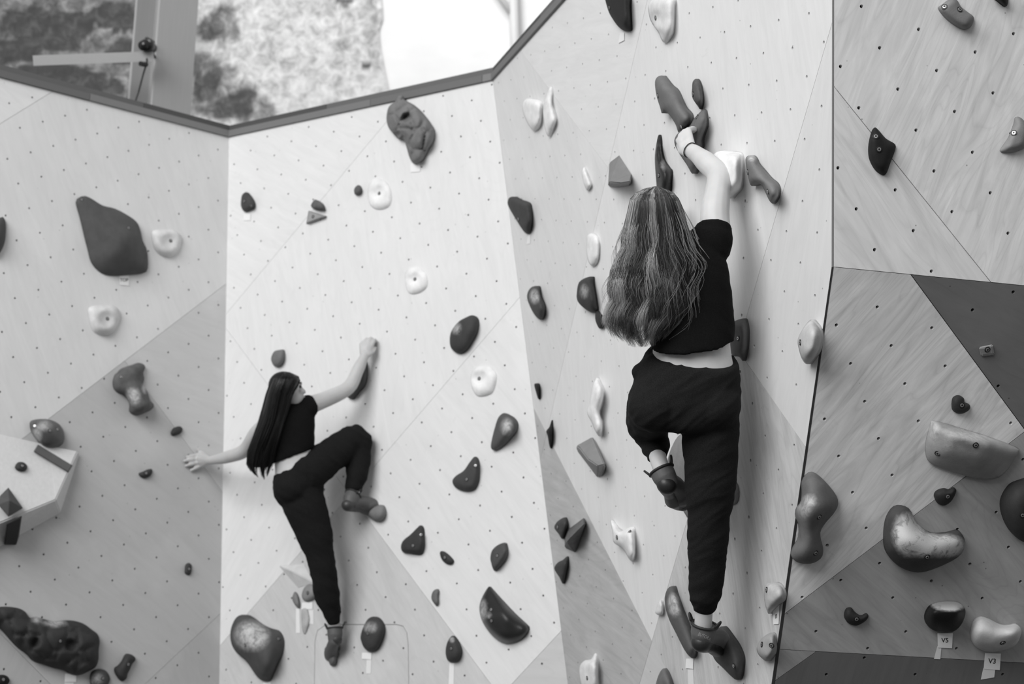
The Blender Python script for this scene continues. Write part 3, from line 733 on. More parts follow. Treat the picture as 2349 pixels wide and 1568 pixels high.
H('large black glossy half-moon hold low on the middle wall', 'B', 'zn', [(785, 775), (800, 772), (900, 880), (1000, 985), (1110, 1085), (1122, 1110), (1115, 1140), (1070, 1195), (1000, 1230), (920, 1235), (840, 1190), (770, 1110), (725, 1020), (715, 930), (740, 850)], [.05, .1, .1, .06], .022, [(800, 860), (850, 1000), (930, 1090), (1040, 1120)], 'flat', [(815, 1050), (812, 958)], [(745, 960, 40, 100, .75), (790, 1005, 30, 30, .6)], rough=.35)
H('dark egg-shaped hold with white tape strip hanging below', 'B', 'zn', [(437, 1310), (450, 1230), (490, 1172), (530, 1200), (565, 1270), (568, 1320), (545, 1375), (500, 1390), (455, 1375)], .06, .045, None, 'round', [(485, 1277)], [(490, 1205, 25, 30, .6)])
H('big dark rounded triangle hold with a large chalk patch', 'B', 'z6', [(130, 1040), (170, 985), (230, 972), (300, 1000), (380, 1060), (450, 1090), (520, 1110), (560, 1170), (565, 1240), (550, 1320), (510, 1400), (470, 1490), (440, 1540), (395, 1545), (340, 1510), (290, 1440), (240, 1370), (160, 1300), (115, 1220), (107, 1120)], .15, .07, [(250, 1120), (330, 1250), (420, 1400)], 'soft', [(235, 1232), (520, 1180)], [(290, 1150, 170, 150, 1.1)])
H('dark oval hold beside the far climber\'s lower foot, tag below', 'B', 'z6', [(1228, 1150), (1250, 1080), (1290, 1010), (1340, 988), (1390, 1005), (1430, 1060), (1435, 1120), (1410, 1200), (1370, 1270), (1310, 1292), (1260, 1260), (1232, 1200)], .07, .05, None, 'round', [(1290, 1135)], [(1310, 1080, 70, 60, .6)])
H('thin grey leaf-shaped hold left of the far climber\'s shin', 'B', 'z6', [(640, 820), (660, 775), (690, 810), (705, 890), (695, 920), (660, 885), (642, 850)], .03, .2)
H('grey round hold half hidden by the far climber\'s shin', 'B', 'z6', [(722, 790), (750, 730), (800, 710), (850, 740), (860, 800), (825, 835), (770, 858), (730, 840)], .04, .24, None, 'round', [(772, 785)])
H('pale slim hold just under the tags by the far climber\'s shin', 'B', 'z6', [(722, 930), (760, 920), (790, 1000), (770, 1100), (745, 1140), (725, 1100), (718, 1000)], .02, .42)
facet('pale wooden wedge half hidden by the far climber\'s shin', 'B', 'z6', [(520, 550, 0), (740, 532, 0), (830, 700, 0), (690, 745, 0), (640, 600, .05)], [(0, 1, 4), (1, 2, 4), (2, 3, 4), (3, 0, 4)], .62, bev=.003)
H('grey rounded hold under the far climber\'s raised foot', 'B', 'z6', [(1270, 90), (1340, 40), (1420, 30), (1445, 90), (1425, 150), (1380, 173), (1330, 155)], .06, .19)
H('small grey hold under the far climber\'s lower foot', 'B', 'z6', [(940, 1300), (980, 1280), (1020, 1310), (1022, 1360), (1010, 1400), (985, 1413), (960, 1395)], .05, .12)
H('dark curved hold gripped by the far climber\'s raised hand', 'B', 'z7', [(1750, 400), (1770, 440), (1778, 530), (1775, 600), (1750, 670), (1700, 720), (1660, 770), (1630, 782), (1590, 760), (1600, 720), (1630, 640), (1670, 540), (1710, 430)], .06, .075, [(1735, 480), (1700, 620), (1640, 730)])
H('grey egg-shaped hold just above the far climber\'s head', 'B', 'z7', [(893, 400), (920, 345), (970, 330), (1010, 332), (1015, 400), (1000, 450), (960, 488), (920, 478), (897, 440)], .05, .15)
# --- right wall
H('black rounded hold at the top edge of the right wall', 'C', 'c1', [(300, -60), (400, -80), (490, -60), (495, 60), (503, 200), (500, 238), (460, 245), (410, 215), (360, 150), (320, 70)], .06, .022, None, 'flat', [(335, 60)])
H('white shield-shaped hold at the top edge of the right wall', 'C', 'c1', [(640, 40), (680, -10), (760, -40), (845, -20), (845, 60), (840, 200), (825, 275), (770, 333), (740, 310), (720, 260), (660, 170), (640, 100)], .05, .68, None, 'flat', [(695, 140)], pockets=[(700, 150, 70, .015)])
H('grey bone-shaped hold above the near climber\'s gripped hold', 'C', 'c1', [(690, 640), (710, 600), (745, 590), (775, 610), (820, 665), (865, 705), (900, 780), (930, 840), (975, 890), (978, 945), (945, 990), (880, 1040), (850, 970), (800, 895), (770, 875), (745, 890), (730, 840), (700, 740)], .08, .155, [(745, 690), (830, 810), (910, 940)], 'round', [(713, 748), (898, 988)])
H('small dark leaf-shaped hold above the near climber\'s raised hand', 'C', 'c1', [(980, 690), (985, 640), (1010, 615), (1040, 640), (1060, 720), (1065, 800), (1045, 855), (1025, 830), (990, 780), (978, 740)], .05, .1, None, 'round', [(990, 735)], mottle=.3)
H('grey bow-shaped hold gripped by the near climber\'s hand', 'C', 'c1', [(1070, 853), (1090, 890), (1097, 970), (1075, 1040), (1060, 1090), (1060, 1150), (1030, 1200), (1027, 1310), (985, 1360), (940, 1290), (880, 1200), (845, 1130), (845, 1080), (880, 1030), (950, 985), (1000, 920)], .07, .14, [(1055, 930), (990, 1080), (980, 1290)], 'round', [(1020, 915)])
H('black blade-shaped hold rising above the near climber\'s head', 'C', 'c1', [(720, 1052), (735, 1090), (740, 1170), (760, 1250), (800, 1310), (820, 1340), (815, 1420), (805, 1510), (760, 1530), (710, 1500), (700, 1420), (690, 1290), (690, 1200), (705, 1100)], .06, .02, [(720, 1150), (760, 1420)], 'soft', [(722, 1370)], [(755, 1290, 20, 50, .6)], rough=.4)
facet('grey blocky faceted hold left of the black blade hold', 'C', 'zt', [(1010, 830, 0), (1100, 755, 0), (1212, 945, 0), (1198, 1045, 0), (1080, 1062, 0), (998, 1048, 0), (1008, 1012, .085), (1105, 1018, .1), (1203, 1000, .09)], [(0, 1, 2, 8, 7, 6), (2, 3, 8), (3, 4, 7, 8), (4, 5, 6, 7), (5, 0, 6)], .20, bev=.006)
H('large white dome hold behind the near climber\'s elbow', 'C', 'zp', [(770, 850), (820, 815), (900, 808), (1000, 822), (1045, 835), (1058, 900), (1058, 1050), (1045, 1180), (990, 1240), (935, 1285), (860, 1230), (800, 1100), (760, 950)], .1, .78, None, 'flat')
H('grey bone-shaped hold right of the white dome hold', 'C', 'zp', [(1090, 890), (1110, 860), (1150, 855), (1190, 880), (1220, 940), (1280, 1010), (1340, 1080), (1400, 1130), (1425, 1190), (1415, 1270), (1365, 1335), (1330, 1310), (1290, 1230), (1250, 1150), (1200, 1140), (1155, 1162), (1130, 1130), (1110, 1040), (1095, 960)], .08, .185, [(1150, 940), (1190, 1050), (1360, 1240)], 'round', [(1115, 1020), (1315, 1215)], [(1150, 880, 50, 40, .7)])
H('white shield-shaped hold left in a pair below the cap boards', 'C', 'zt', [(230, 320), (260, 265), (320, 262), (400, 290), (405, 400), (390, 500), (340, 550), (310, 530), (270, 470), (240, 400)], .04, .76, None, 'flat')
H('white slender hold right in a pair below the cap boards', 'C', 'zt', [(480, 150), (500, 200), (495, 300), (520, 380), (535, 450), (510, 530), (470, 600), (440, 560), (420, 450), (415, 350), (445, 230)], .04, .76, None, 'flat')
H('dark guitar-pick hold against the inner corner of the right wall', 'C', 'zt', [(95, 1200), (110, 1150), (160, 1140), (220, 1170), (290, 1195), (310, 1240), (318, 1340), (305, 1440), (280, 1475), (240, 1450), (180, 1360), (120, 1260)], .05, .045, None, 'flat', [(195, 1340)])
H('small white sliver hold left of the blocky faceted hold', 'C', 'zt', [(770, 890), (790, 880), (820, 950), (850, 1035), (815, 1085), (790, 1050), (765, 960)], .03, .76)
H('white oval hold left of the near climber\'s hair', 'C', 'px', [(1346, 545), (1358, 535), (1372, 545), (1375, 570), (1371, 600), (1358, 610), (1347, 590)], .03, .76)
H('dark shell-shaped hold with chalky top near the inner corner', 'C', 'px', [(1209, 682), (1217, 660), (1236, 657), (1241, 680), (1250, 702), (1248, 725), (1238, 733), (1222, 715)], .06, .06, None, 'round', (), [(1226, 680, 14, 20, .8)])
H('dark rounded hold at the left of the near climber\'s hair ends', 'C', 'px', [(1323, 672), (1330, 645), (1358, 634), (1362, 655), (1368, 690), (1370, 712), (1358, 717), (1338, 705), (1325, 690)], .06, .04, None, 'round', (), [(1340, 668, 12, 20, .5)])
H('tiny black hold touching the near climber\'s hair ends', 'C', 'px', [(1366, 715), (1372, 712), (1383, 730), (1385, 748), (1375, 753), (1366, 735)], .03, .03)
H('tiny black sliver hold on the inner corner, upper of two', 'C', 'zm', [(1135, 700), (1175, 700), (1177, 760), (1177, 818), (1165, 815), (1150, 770)], .03, .012)
H('black splinter-shaped hold on the inner corner, lower of two', 'C', 'zm', [(1275, 985), (1280, 1050), (1278, 1150), (1268, 1212), (1255, 1190), (1240, 1110), (1230, 1075), (1255, 1040)], .04, .012)
H('long white twisted hold left of the near climber\'s hips', 'C', 'zm', [(1632, 648), (1660, 690), (1690, 760), (1680, 850), (1660, 930), (1680, 1000), (1675, 1090), (1655, 1118), (1625, 1080), (1590, 1000), (1558, 930), (1575, 860), (1590, 770), (1605, 700)], .07, .78, [(1640, 740), (1610, 900), (1650, 1060)])
facet('grey faceted wedge hold left of the near climber\'s raised foot', 'C', 'zm', [(1605, 1115, 0), (1470, 1190, 0), (1474, 1230, 0), (1640, 1448, 0), (1685, 1438, 0), (1708, 1345, 0), (1490, 1205, .05), (1560, 1300, .085), (1640, 1352, .1), (1698, 1340, .06)], [(0, 9, 8, 7, 6), (0, 6, 1), (1, 6, 2), (2, 6, 7, 3), (3, 7, 8), (3, 8, 9, 4), (4, 9, 5), (5, 9, 0)], .22, bev=.006)
H('dark rounded hold partly behind a wedge hold on the right wall', 'C', 'zn', [(1330, 285), (1355, 235), (1415, 200), (1438, 230), (1435, 290), (1400, 378), (1365, 335)], .04, .05, None, 'round', [(1360, 280)])
facet('dark faceted wedge hold overlapping a rounded hold', 'C', 'zn', [(1415, 365, 0), (1440, 300, 0), (1575, 198, 0), (1594, 240, 0), (1505, 492, 0), (1415, 450, 0), (1432, 405, .09), (1470, 360, .1), (1582, 250, .04)], [(0, 1, 7, 6), (1, 2, 8, 7), (2, 3, 8), (3, 4, 8), (4, 6, 7, 8), (4, 5, 6), (5, 0, 6)], .10, bev=.005, mottle=.25)
H('dark pointed hold below the faceted wedge pair', 'C', 'zn', [(1330, 620), (1360, 570), (1400, 550), (1435, 520), (1445, 545), (1430, 650), (1405, 747), (1370, 690)], .04, .045)
H('white tooth-shaped hold with a scooped underside', 'C', 'zn', [(1790, 228), (1805, 225), (1835, 265), (1870, 315), (1920, 295), (1980, 280), (1990, 350), (1995, 480), (1980, 550), (1950, 550), (1900, 470), (1850, 430), (1815, 400), (1808, 320)], .06, .76, [(1850, 350), (1940, 400), (1960, 500)], 'flat', [(1845, 365), (1948, 320)])
H('white hold at the bottom edge of the right wall', 'C', 'zn', [(1665, 1315), (1685, 1370), (1693, 1500), (1690, 1600), (1620, 1640), (1560, 1600), (1535, 1500), (1540, 1420), (1580, 1375), (1630, 1365)], .06, .74, None, 'flat', [(1600, 1520)])
H('grey oval hold at the near climber\'s waist', 'C', 'c2', [(1100, 1180), (1190, 1143), (1215, 1165), (1228, 1230), (1225, 1330), (1210, 1420), (1190, 1463), (1160, 1430), (1110, 1420), (1085, 1340), (1085, 1250)], .06, .13, None, 'flat', [(1155, 1293)])
H('pale pear-shaped hold at the outer edge of the right wall', 'C', 'zl', [(145, 580), (175, 510), (230, 445), (270, 470), (300, 520), (302, 590), (280, 660), (240, 720), (205, 740), (175, 710), (155, 650)], .1, .55, None, 'round', [(163, 595)])
H('grey wedge hold seen between the near climber\'s legs', 'C', 'px', [(1561, 995), (1600, 1030), (1650, 1080), (1688, 1108), (1690, 1150), (1665, 1162), (1595, 1192), (1577, 1187), (1548, 1130), (1530, 1062)], .06, .22, None, 'soft')
H('long grey chalky spar hold left of the near climber\'s standing foot', 'C', 'c4', [(520, 850), (540, 790), (570, 765), (600, 780), (625, 850), (665, 960), (710, 1070), (740, 1160), (770, 1250), (775, 1320), (750, 1358), (710, 1330), (670, 1270), (610, 1150), (555, 1040), (525, 940)], .07, .1, [(570, 850), (650, 1080), (730, 1290)], 'round', (), [(590, 900, 60, 90, .85), (600, 960, 60, 60, .8)])
H('dark grey teardrop hold under the near climber\'s standing foot', 'C', 'c4', [(905, 1290), (925, 1200), (960, 1110), (1010, 1100), (1070, 1170), (1130, 1260), (1165, 1350), (1160, 1450), (1140, 1520), (1110, 1535), (1070, 1510), (1000, 1440), (930, 1370)], .07, .07, [(1000, 1220), (1090, 1430)], 'soft', [(928, 1308), (1087, 1420)])
H('pale fish-shaped hold low on the outer edge of the right wall', 'C', 'c4', [(1345, 760), (1400, 735), (1460, 745), (1500, 800), (1500, 870), (1450, 920), (1410, 960), (1375, 995), (1350, 945), (1335, 850)], .06, .5, None, 'round', [(1357, 795)], mottle=.2)
H('pale grey teardrop hold at the bottom outer edge of the right wall', 'C', 'c4', [(1275, 1270), (1310, 1200), (1380, 1150), (1425, 1160), (1430, 1250), (1415, 1330), (1365, 1383), (1320, 1360), (1285, 1320)], .05, .36, None, 'flat', [(1318, 1245), (1397, 1252)])
H('small white hold at the top of the long spar hold', 'C', 'c4', [(442, 985), (455, 930), (470, 890), (490, 880), (505, 920), (505, 990), (480, 1005)], .03, .66)
H('grey rounded hold at the bottom edge under the near climber', 'C', 'c4', [(445, 1568), (475, 1480), (510, 1440), (545, 1470), (580, 1560), (590, 1640), (520, 1680), (440, 1640)], .05, .14)
# --- far right wall
H('grey curved hold with two bolts at the top of the far right wall', 'U', 'zu', [(975, 50), (1000, 25), (1050, -10), (1085, 0), (1110, 40), (1150, 72), (1183, 98), (1185, 125), (1165, 165), (1130, 175), (1080, 155), (1020, 110)], .045, .2, [(1040, 50), (1130, 120)], 'flat', [(1100, 58), (1010, 42)], wave=.01)
H('black hold cut off by the top right corner', 'U', 'zu', [(1300, -20), (1340, 15), (1370, 38), (1388, 30), (1392, -20), (1360, -70), (1310, -60)], .05, .015)
H('black shark-fin hold with two bolts on the far right wall', 'U', 'zu', [(595, 763), (575, 790), (558, 860), (556, 920), (568, 970), (600, 1022), (640, 1048), (662, 1040), (685, 980), (716, 895), (712, 862), (660, 830), (620, 785)], .04, .012, [(600, 850), (640, 970)], 'flat', [(617, 895), (598, 818)], wave=.01)
H('grey fin-shaped hold at the right edge, upper wall', 'U', 'zu', [(1345, 903), (1395, 825), (1425, 750), (1440, 700), (1480, 715), (1520, 780), (1505, 870), (1460, 902), (1400, 915)], .04, .24, None, 'flat', [(1427, 797)])
H('small dark heart-shaped foothold above the big ledge hold', 'L', 'zl', [(1172, 1010), (1180, 965), (1215, 948), (1250, 965), (1258, 995), (1290, 1010), (1290, 1040), (1255, 1065), (1215, 1070), (1180, 1050)], .035, .03, [(1210, 1000), (1250, 1040)], 'round', [(1237, 1013)])
H('big grey ledge hold with a pale top lip', 'L', 'zl', [(1038, 1122), (1046, 1118), (1150, 1143), (1270, 1182), (1400, 1222), (1520, 1265), (1612, 1303), (1622, 1312), (1600, 1355), (1545, 1440), (1500, 1485), (1450, 1505), (1390, 1506), (1250, 1480), (1080, 1425), (1022, 1392), (1002, 1340), (1002, 1260), (1022, 1180)], [.09, .13, .13, .05], .30, [(1075, 1170), (1200, 1215), (1400, 1275), (1560, 1325)], 'soft', [(1330, 1278), (1077, 1333)], [(1050, 1180, 50, 140, .5), (1150, 1290, 120, 80, .3), (1330, 1210, 320, 60, .55)], relax=1)
facet('small pale square foothold on the dark triangular panel', 'L', 'zl', [(1350, 625, 0), (1445, 605, 0), (1458, 682, 0), (1365, 692, 0), (1358, 635, .02), (1440, 618, .02), (1448, 672, .012), (1372, 680, .012)], [(4, 5, 6, 7), (0, 1, 5, 4), (1, 2, 6, 5), (2, 3, 7, 6), (3, 0, 4, 7)], .32, bolts=[(1408, 642)], bev=.003)
H('small dark bean-shaped foothold below the big ledge hold', 'L', 'zb', [(1120, 235), (1140, 200), (1190, 185), (1230, 195), (1250, 180), (1275, 190), (1270, 225), (1240, 275), (1195, 305), (1145, 290)], .035, .028, [(1170, 240), (1245, 220)], 'round', [(1215, 240)])
H('grey bone-shaped hold across the edge of the overhang', 'L', 'zb', [(185, 140), (220, 85), (260, 72), (310, 100), (380, 170), (430, 240), (440, 300), (410, 360), (350, 430), (315, 490), (320, 550), (335, 610), (325, 670), (270, 710), (200, 718), (140, 700), (110, 660), (125, 600), (160, 540), (165, 450), (142, 390), (148, 330), (178, 290), (185, 220)], [.1, .15, .11, .1], .145, [(290, 200), (250, 340), (240, 500), (225, 640)], 'round', [(305, 385), (280, 640)], [(240, 270, 70, 50, .75), (200, 330, 60, 80, .5)])
H('large dark kidney-shaped jug covered in chalk', 'L', 'zb', [(765, 520), (780, 400), (830, 320), (890, 308), (950, 335), (985, 410), (1040, 470), (1110, 505), (1200, 500), (1290, 485), (1330, 530), (1340, 590), (1300, 660), (1200, 720), (1050, 775), (950, 770), (850, 720), (780, 630)], [.11, .16, .16, .1], .06, [(880, 420), (930, 560), (1080, 640), (1250, 590)], 'round', [(1070, 668)], [(945, 510, 130, 170, 1.9), (1200, 590, 170, 90, 1.6), (1060, 580, 170, 95, 1.9)])
H('dark round hold cut off by the right edge', 'L', 'zb', [(1595, 260), (1650, 165), (1720, 130), (1800, 120), (1870, 200), (1880, 420), (1800, 560), (1720, 545), (1650, 470), (1600, 360)], .12, .04, None, 'round', [(1745, 372)])
H('small dark comma-shaped foothold low on the overhang', 'L', 'zb', [(485, 1070), (500, 1035), (535, 1030), (560, 1060), (600, 1085), (640, 1070), (655, 1090), (630, 1125), (570, 1155), (515, 1140), (488, 1105)], .035, .028, [(525, 1085), (600, 1110)], 'round', [(570, 1107)])
H('black cup-shaped hold with chalky top above the V5 tag', 'L', 'zb', [(1055, 1090), (1080, 1030), (1130, 1000), (1210, 988), (1290, 995), (1335, 1030), (1340, 1080), (1310, 1150), (1260, 1195), (1190, 1205), (1120, 1190), (1070, 1150)], .1, .012, [(1120, 1060), (1280, 1060)], 'soft', (), [(1225, 1000, 140, 58, 2.6)], rough=.5)
H('white kidney-shaped hold above the V3 tag', 'L', 'zb', [(1380, 1210), (1400, 1130), (1450, 1095), (1510, 1110), (1590, 1150), (1650, 1155), (1700, 1148), (1735, 1175), (1735, 1220), (1700, 1290), (1640, 1320), (1540, 1340), (1450, 1325), (1395, 1280)], .11, .6, [(1450, 1200), (1560, 1240), (1680, 1210)], 'round', [(1605, 1275)])
# ------------------------------------------------------------------ paper tags and tape
paper = plain(.80, .8); ink = plain(.03, .8)
def sheet(P, quad, h, th=.0008):
    q = [P.hit(x, y, h) for x, y in quad]
    v = q + [p + P.n * th for p in q]
    return v, [(0, 3, 2, 1), (4, 5, 6, 7), (0, 1, 5, 4), (1, 2, 6, 5), (2, 3, 7, 6), (3, 0, 4, 7)]
def text_mesh(s, P, quad, h, parent, size):
    cu = bpy.data.curves.new('t', 'FONT'); cu.body = s; cu.align_x = 'CENTER'; cu.align_y = 'CENTER'; cu.size = 1.0; cu.offset = .018
    t = bpy.data.objects.new('t', cu); COL.objects.link(t)
    me = bpy.data.meshes.new_from_object(t.evaluated_get(bpy.context.evaluated_depsgraph_get()))
    bpy.data.objects.remove(t); bpy.data.curves.remove(cu)
    q = [P.hit(x, y, h) for x, y in quad]; c = sum(q, Vector()) / 4
    ex = ((q[1] - q[0]) + (q[2] - q[3])).normalized(); ey = ((q[0] - q[3]) + (q[1] - q[2])).normalized()
    hh = ((q[0] - q[3]).length + (q[1] - q[2]).length) / 2 * size
    for v in me.vertices: v.co = c + ex * v.co.x * hh + ey * v.co.y * hh
    me.name = 'lettering'; me.materials.append(ink)
    o = bpy.data.objects.new('lettering', me); COL.objects.link(o); child(o, parent); return o
def paper_tag(label, k, z, quad, txt=None, strip=None, size=.42):
    P = PL[k]; q = zz(z, quad)
    base = P.hit(*q[0], .003)
    e = empty('paper_tag', base); tag(e, label, 'tag')
    mesh_obj('paper', *sheet(P, q, .003), paper, e)
    if strip: mesh_obj('tape', *sheet(P, zz(z, strip), .0012), plain(.74, .5), e)
    if txt: text_mesh(txt, P, q, .0043, e, size)
def tape(label, k, z, quad):
    tag(mesh_obj('tape_strip', *sheet(PL[k], zz(z, quad), .0012), plain(.78, .5)), label, 'tape')
rc = lambda x0, y0, x1, y1: [(x0, y0), (x1, y0), (x1, y1), (x0, y1)]
paper_tag('small white paper tag reading TOP under the diamond hold', 'A', 'z3', [(1022, 937), (1102, 930), (1105, 1028), (1024, 1020)], 'TOP')
paper_tag('white paper tag under the scaly hold at bottom left', 'A', 'z5', [(560, 1478), (657, 1485), (655, 1550), (556, 1552)], None, [(556, 1556), (634, 1556), (634, 1640), (556, 1640)])
paper_tag('white paper tag under the scaly hold on the middle wall', 'B', 'z2', [(1297, 1098), (1362, 1094), (1362, 1155), (1297, 1160)], None)
paper_tag('tiny white paper tag under the small egg-shaped hold', 'B', 'zq', [(207, 476), (287, 472), (283, 550), (200, 553)], None)
paper_tag('white paper tag and tape under the grey round hold by the shin', 'B', 'z6', [(722, 868), (815, 862), (813, 926), (720, 925)], None, [(783, 930), (822, 930), (824, 1055), (786, 1050)])
tape('white tape strip hanging under the thin leaf-shaped hold', 'B', 'z6', [(672, 920), (702, 920), (708, 1130), (672, 1130)])
paper_tag('white paper tag and tape under the dark oval hold', 'B', 'z6', [(1240, 1298), (1322, 1300), (1320, 1358), (1238, 1352)], None, [(1280, 1360), (1320, 1360), (1315, 1478), (1276, 1478)])
tape('white tape strip under the dark egg-shaped hold', 'B', 'zn', [(470, 1395), (508, 1395), (503, 1640), (460, 1640)])
tape('white tape stub under the big chalky triangle hold', 'B', 'z6', [(392, 1548), (455, 1548), (455, 1620), (390, 1620)])
paper_tag('curled white paper tag under the black hold at the top edge', 'C', 'c1', [(418, 255), (450, 255), (450, 315), (405, 338)], None)
tape('short white tape under the guitar-pick hold', 'C', 'zt', [(280, 1490), (302, 1480), (300, 1560), (266, 1568)])
paper_tag('white paper tag with tape below the long spar hold', 'C', 'c4', [(696, 1360), (755, 1358), (752, 1445), (690, 1438)], None, [(708, 1448), (752, 1448), (762, 1630), (716, 1630)])
paper_tag('folded white paper tag under the pale fish-shaped hold', 'C', 'c4', [(1405, 960), (1462, 915), (1455, 1075), (1412, 1078)], 'n', None, .5)
paper_tag('white paper tag reading V5 with tape beneath', 'L', 'zb', [(1143, 1208), (1252, 1208), (1246, 1314), (1146, 1310)], 'V5', [(1143, 1300), (1172, 1300), (1163, 1392), (1119, 1390)])
paper_tag('white paper tag reading V3 with torn tape beneath', 'L', 'zb', [(1480, 1348), (1592, 1352), (1584, 1469), (1470, 1460)], 'V3', [(1468, 1455), (1552, 1462), (1545, 1520), (1450, 1536)])
# ------------------------------------------------------------------ people
J = PZ
def ball(c, r, sx=1, ax=None, nseg=12):
    """ellipsoid: r = radius or (rx, ry, rz) along the axes ax"""
    c = Vector(c); rr = r if isinstance(r, (tuple, list)) else (r, r, r)
    ax = ax or (Vector((1, 0, 0)), Vector((0, 1, 0)), Vector((0, 0, 1)))
    V, F = [], []; m_ = nseg // 2 + 2
    for i in range(m_ + 1):
        th = math.pi * i / m_
        for k in range(nseg):
            ph = 2 * math.pi * k / nseg
            V.append(c + ax[0] * rr[0] * math.sin(th) * math.cos(ph) + ax[1] * rr[1] * math.sin(th) * math.sin(ph) + ax[2] * rr[2] * math.cos(th))
        if i:
            o = (i - 1) * nseg
            for k in range(nseg): F.append((o + k, o + nseg + k, o + nseg + (k + 1) % nseg, o + (k + 1) % nseg))
    return V, F
def spl(pts, rad, per=5):
    """smooth a joint chain (points with radii) into more points"""
    P_ = [Vector(p) for p in pts]; n = len(P_); o, r = [], []
    for i in range(n - 1):
        p0, p1, p2, p3 = P_[max(0, i - 1)], P_[i], P_[i + 1], P_[min(n - 1, i + 2)]
        for s in range(per):
            t = s / per
            o.append(((p1 * 2) + (p2 - p0) * t + (p0 * 2 - p1 * 5 + p2 * 4 - p3) * t * t + (p1 * 3 - p0 - p2 * 3 + p3) * t ** 3) / 2)
            u = t * t * (3 - 2 * t); r.append(rad[i] + (rad[i + 1] - rad[i]) * u)
    o.append(P_[-1]); r.append(rad[-1]); return o, r
def limb(pts, rad, per=5, seg=14):
    o, r = spl(pts, rad, per)
    return [tube(o, r, seg), ball(o[0], r[0]), ball(o[-1], r[-1])]
def loft(secs, seg=28, e=2.4):
    """secs: (centre, half-width vector, half-depth vector); superellipse rings"""
    V, F = [], []
    for j, (c, a, b) in enumerate(secs):
        for k in range(seg):
            t = 2 * math.pi * k / seg; cs, sn = math.cos(t), math.sin(t)
            V.append(Vector(c) + Vector(a) * math.copysign(abs(cs) ** (2 / e), cs) + Vector(b) * math.copysign(abs(sn) ** (2 / e), sn))
        if j:
            o = (j - 1) * seg
            for k in range(seg): F.append((o + k, o + (k + 1) % seg, o + seg + (k + 1) % seg, o + seg + k))
    F.append(tuple(range(seg))[::-1]); o = (len(secs) - 1) * seg; F.append(tuple(o + k for k in range(seg)))
    return V, F
def sec_interp(secs, per=4):
    out = []
    n = len(secs)
    for i in range(n - 1):
        for s in range(per):
            t = s / per; row = []
            for c in range(3):
                p0, p1, p2, p3 = (Vector(secs[max(0, min(n - 1, i + d))][c]) for d in (-1, 0, 1, 2))
                row.append(((p1 * 2) + (p2 - p0) * t + (p0 * 2 - p1 * 5 + p2 * 4 - p3) * t * t + (p1 * 3 - p0 - p2 * 3 + p3) * t ** 3) / 2)
            out.append(tuple(row))
    out.append(secs[-1]); return out
def organic(name, parts, voxel, mat, parent=None, smooth=6, fold=None, origin=None):
    V, F = merge(parts); c = Vector(origin) if origin else Vector()
    me = bpy.data.meshes.new('tmp'); me.from_pydata([tuple(v - c) for v in V], [], F)
    bm = bmesh.new(); bm.from_mesh(me); bmesh.ops.recalc_face_normals(bm, faces=bm.faces); bm.to_mesh(me); bm.free()
    t = bpy.data.objects.new('tmp', me); COL.objects.link(t)
    r = t.modifiers.new('r', 'REMESH'); r.mode = 'VOXEL'; r.voxel_size = voxel; r.use_smooth_shade = True
    s = t.modifiers.new('s', 'SMOOTH'); s.factor = .5; s.iterations = smooth
    dg = bpy.context.evaluated_depsgraph_get(); dg.update()
    m2 = bpy.data.meshes.new_from_object(t.evaluated_get(dg)); bpy.data.objects.remove(t); bpy.data.meshes.remove(me)
    if fold:
        nor = [v.normal.copy() for v in m2.vertices]
        for v, nn in zip(m2.vertices, nor): v.co += nn * fold(v.co + c)
        m2.update()
    m2.name = name; m2.materials.clear(); m2.materials.append(mat)
    m2.polygons.foreach_set('use_smooth', [True] * len(m2.polygons))
    o = bpy.data.objects.new(name, m2); COL.objects.link(o); o.location = c
    if parent: child(o, parent)
    return o
def cloth(tone, sc=300.0):
    key = ('cloth', tone)
    if key not in MATS:
        m, nt, b = nodes_mat('dark_cloth_%d' % len(MATS)); tc = N(nt, 'ShaderNodeTexCoord')
        no = N(nt, 'ShaderNodeTexNoise', i_Scale=sc, i_Detail=2.0); nt.links.new(tc.outputs['Object'], no.inputs['Vector'])
        r = ramp(nt, no.outputs[0], [(0.3, tone * .7), (0.7, tone * 1.3)]); nt.links.new(r.outputs[0], b.inputs['Base Color'])
        b.inputs['Roughness'].default_value = .95; b.inputs['Specular IOR Level'].default_value = .12
        bump(nt, b, no.outputs[0], .3, .002); MATS[key] = m
    return MATS[key]
def skin(tone):
    key = ('skin', tone)
    if key not in MATS:
        m, nt, b = nodes_mat('skin_%d' % len(MATS)); tc = N(nt, 'ShaderNodeTexCoord')
        no = N(nt, 'ShaderNodeTexNoise', i_Scale=14.0, i_Detail=4.0); nt.links.new(tc.outputs['Object'], no.inputs['Vector'])
        r = ramp(nt, no.outputs[0], [(0.3, tone * .94), (0.7, min(1, tone * 1.05))]); nt.links.new(r.outputs[0], b.inputs['Base Color'])
        b.inputs['Roughness'].default_value = .5; b.inputs['Subsurface Weight'].default_value = .15; b.inputs['Subsurface Radius'].default_value = (.01, .006, .004)
        MATS[key] = m
    return MATS[key]
def hairmat(name, scale, rough):
    m, nt, b = nodes_mat(name); at = N(nt, 'ShaderNodeAttribute'); at.attribute_name = 'tone'
    r = ramp(nt, at.outputs['Fac'], [(0.0, 0.0), (1.0, scale)]); nt.links.new(r.outputs[0], b.inputs['Base Color'])
    b.inputs['Roughness'].default_value = rough; b.inputs['Specular IOR Level'].default_value = .35
    return m
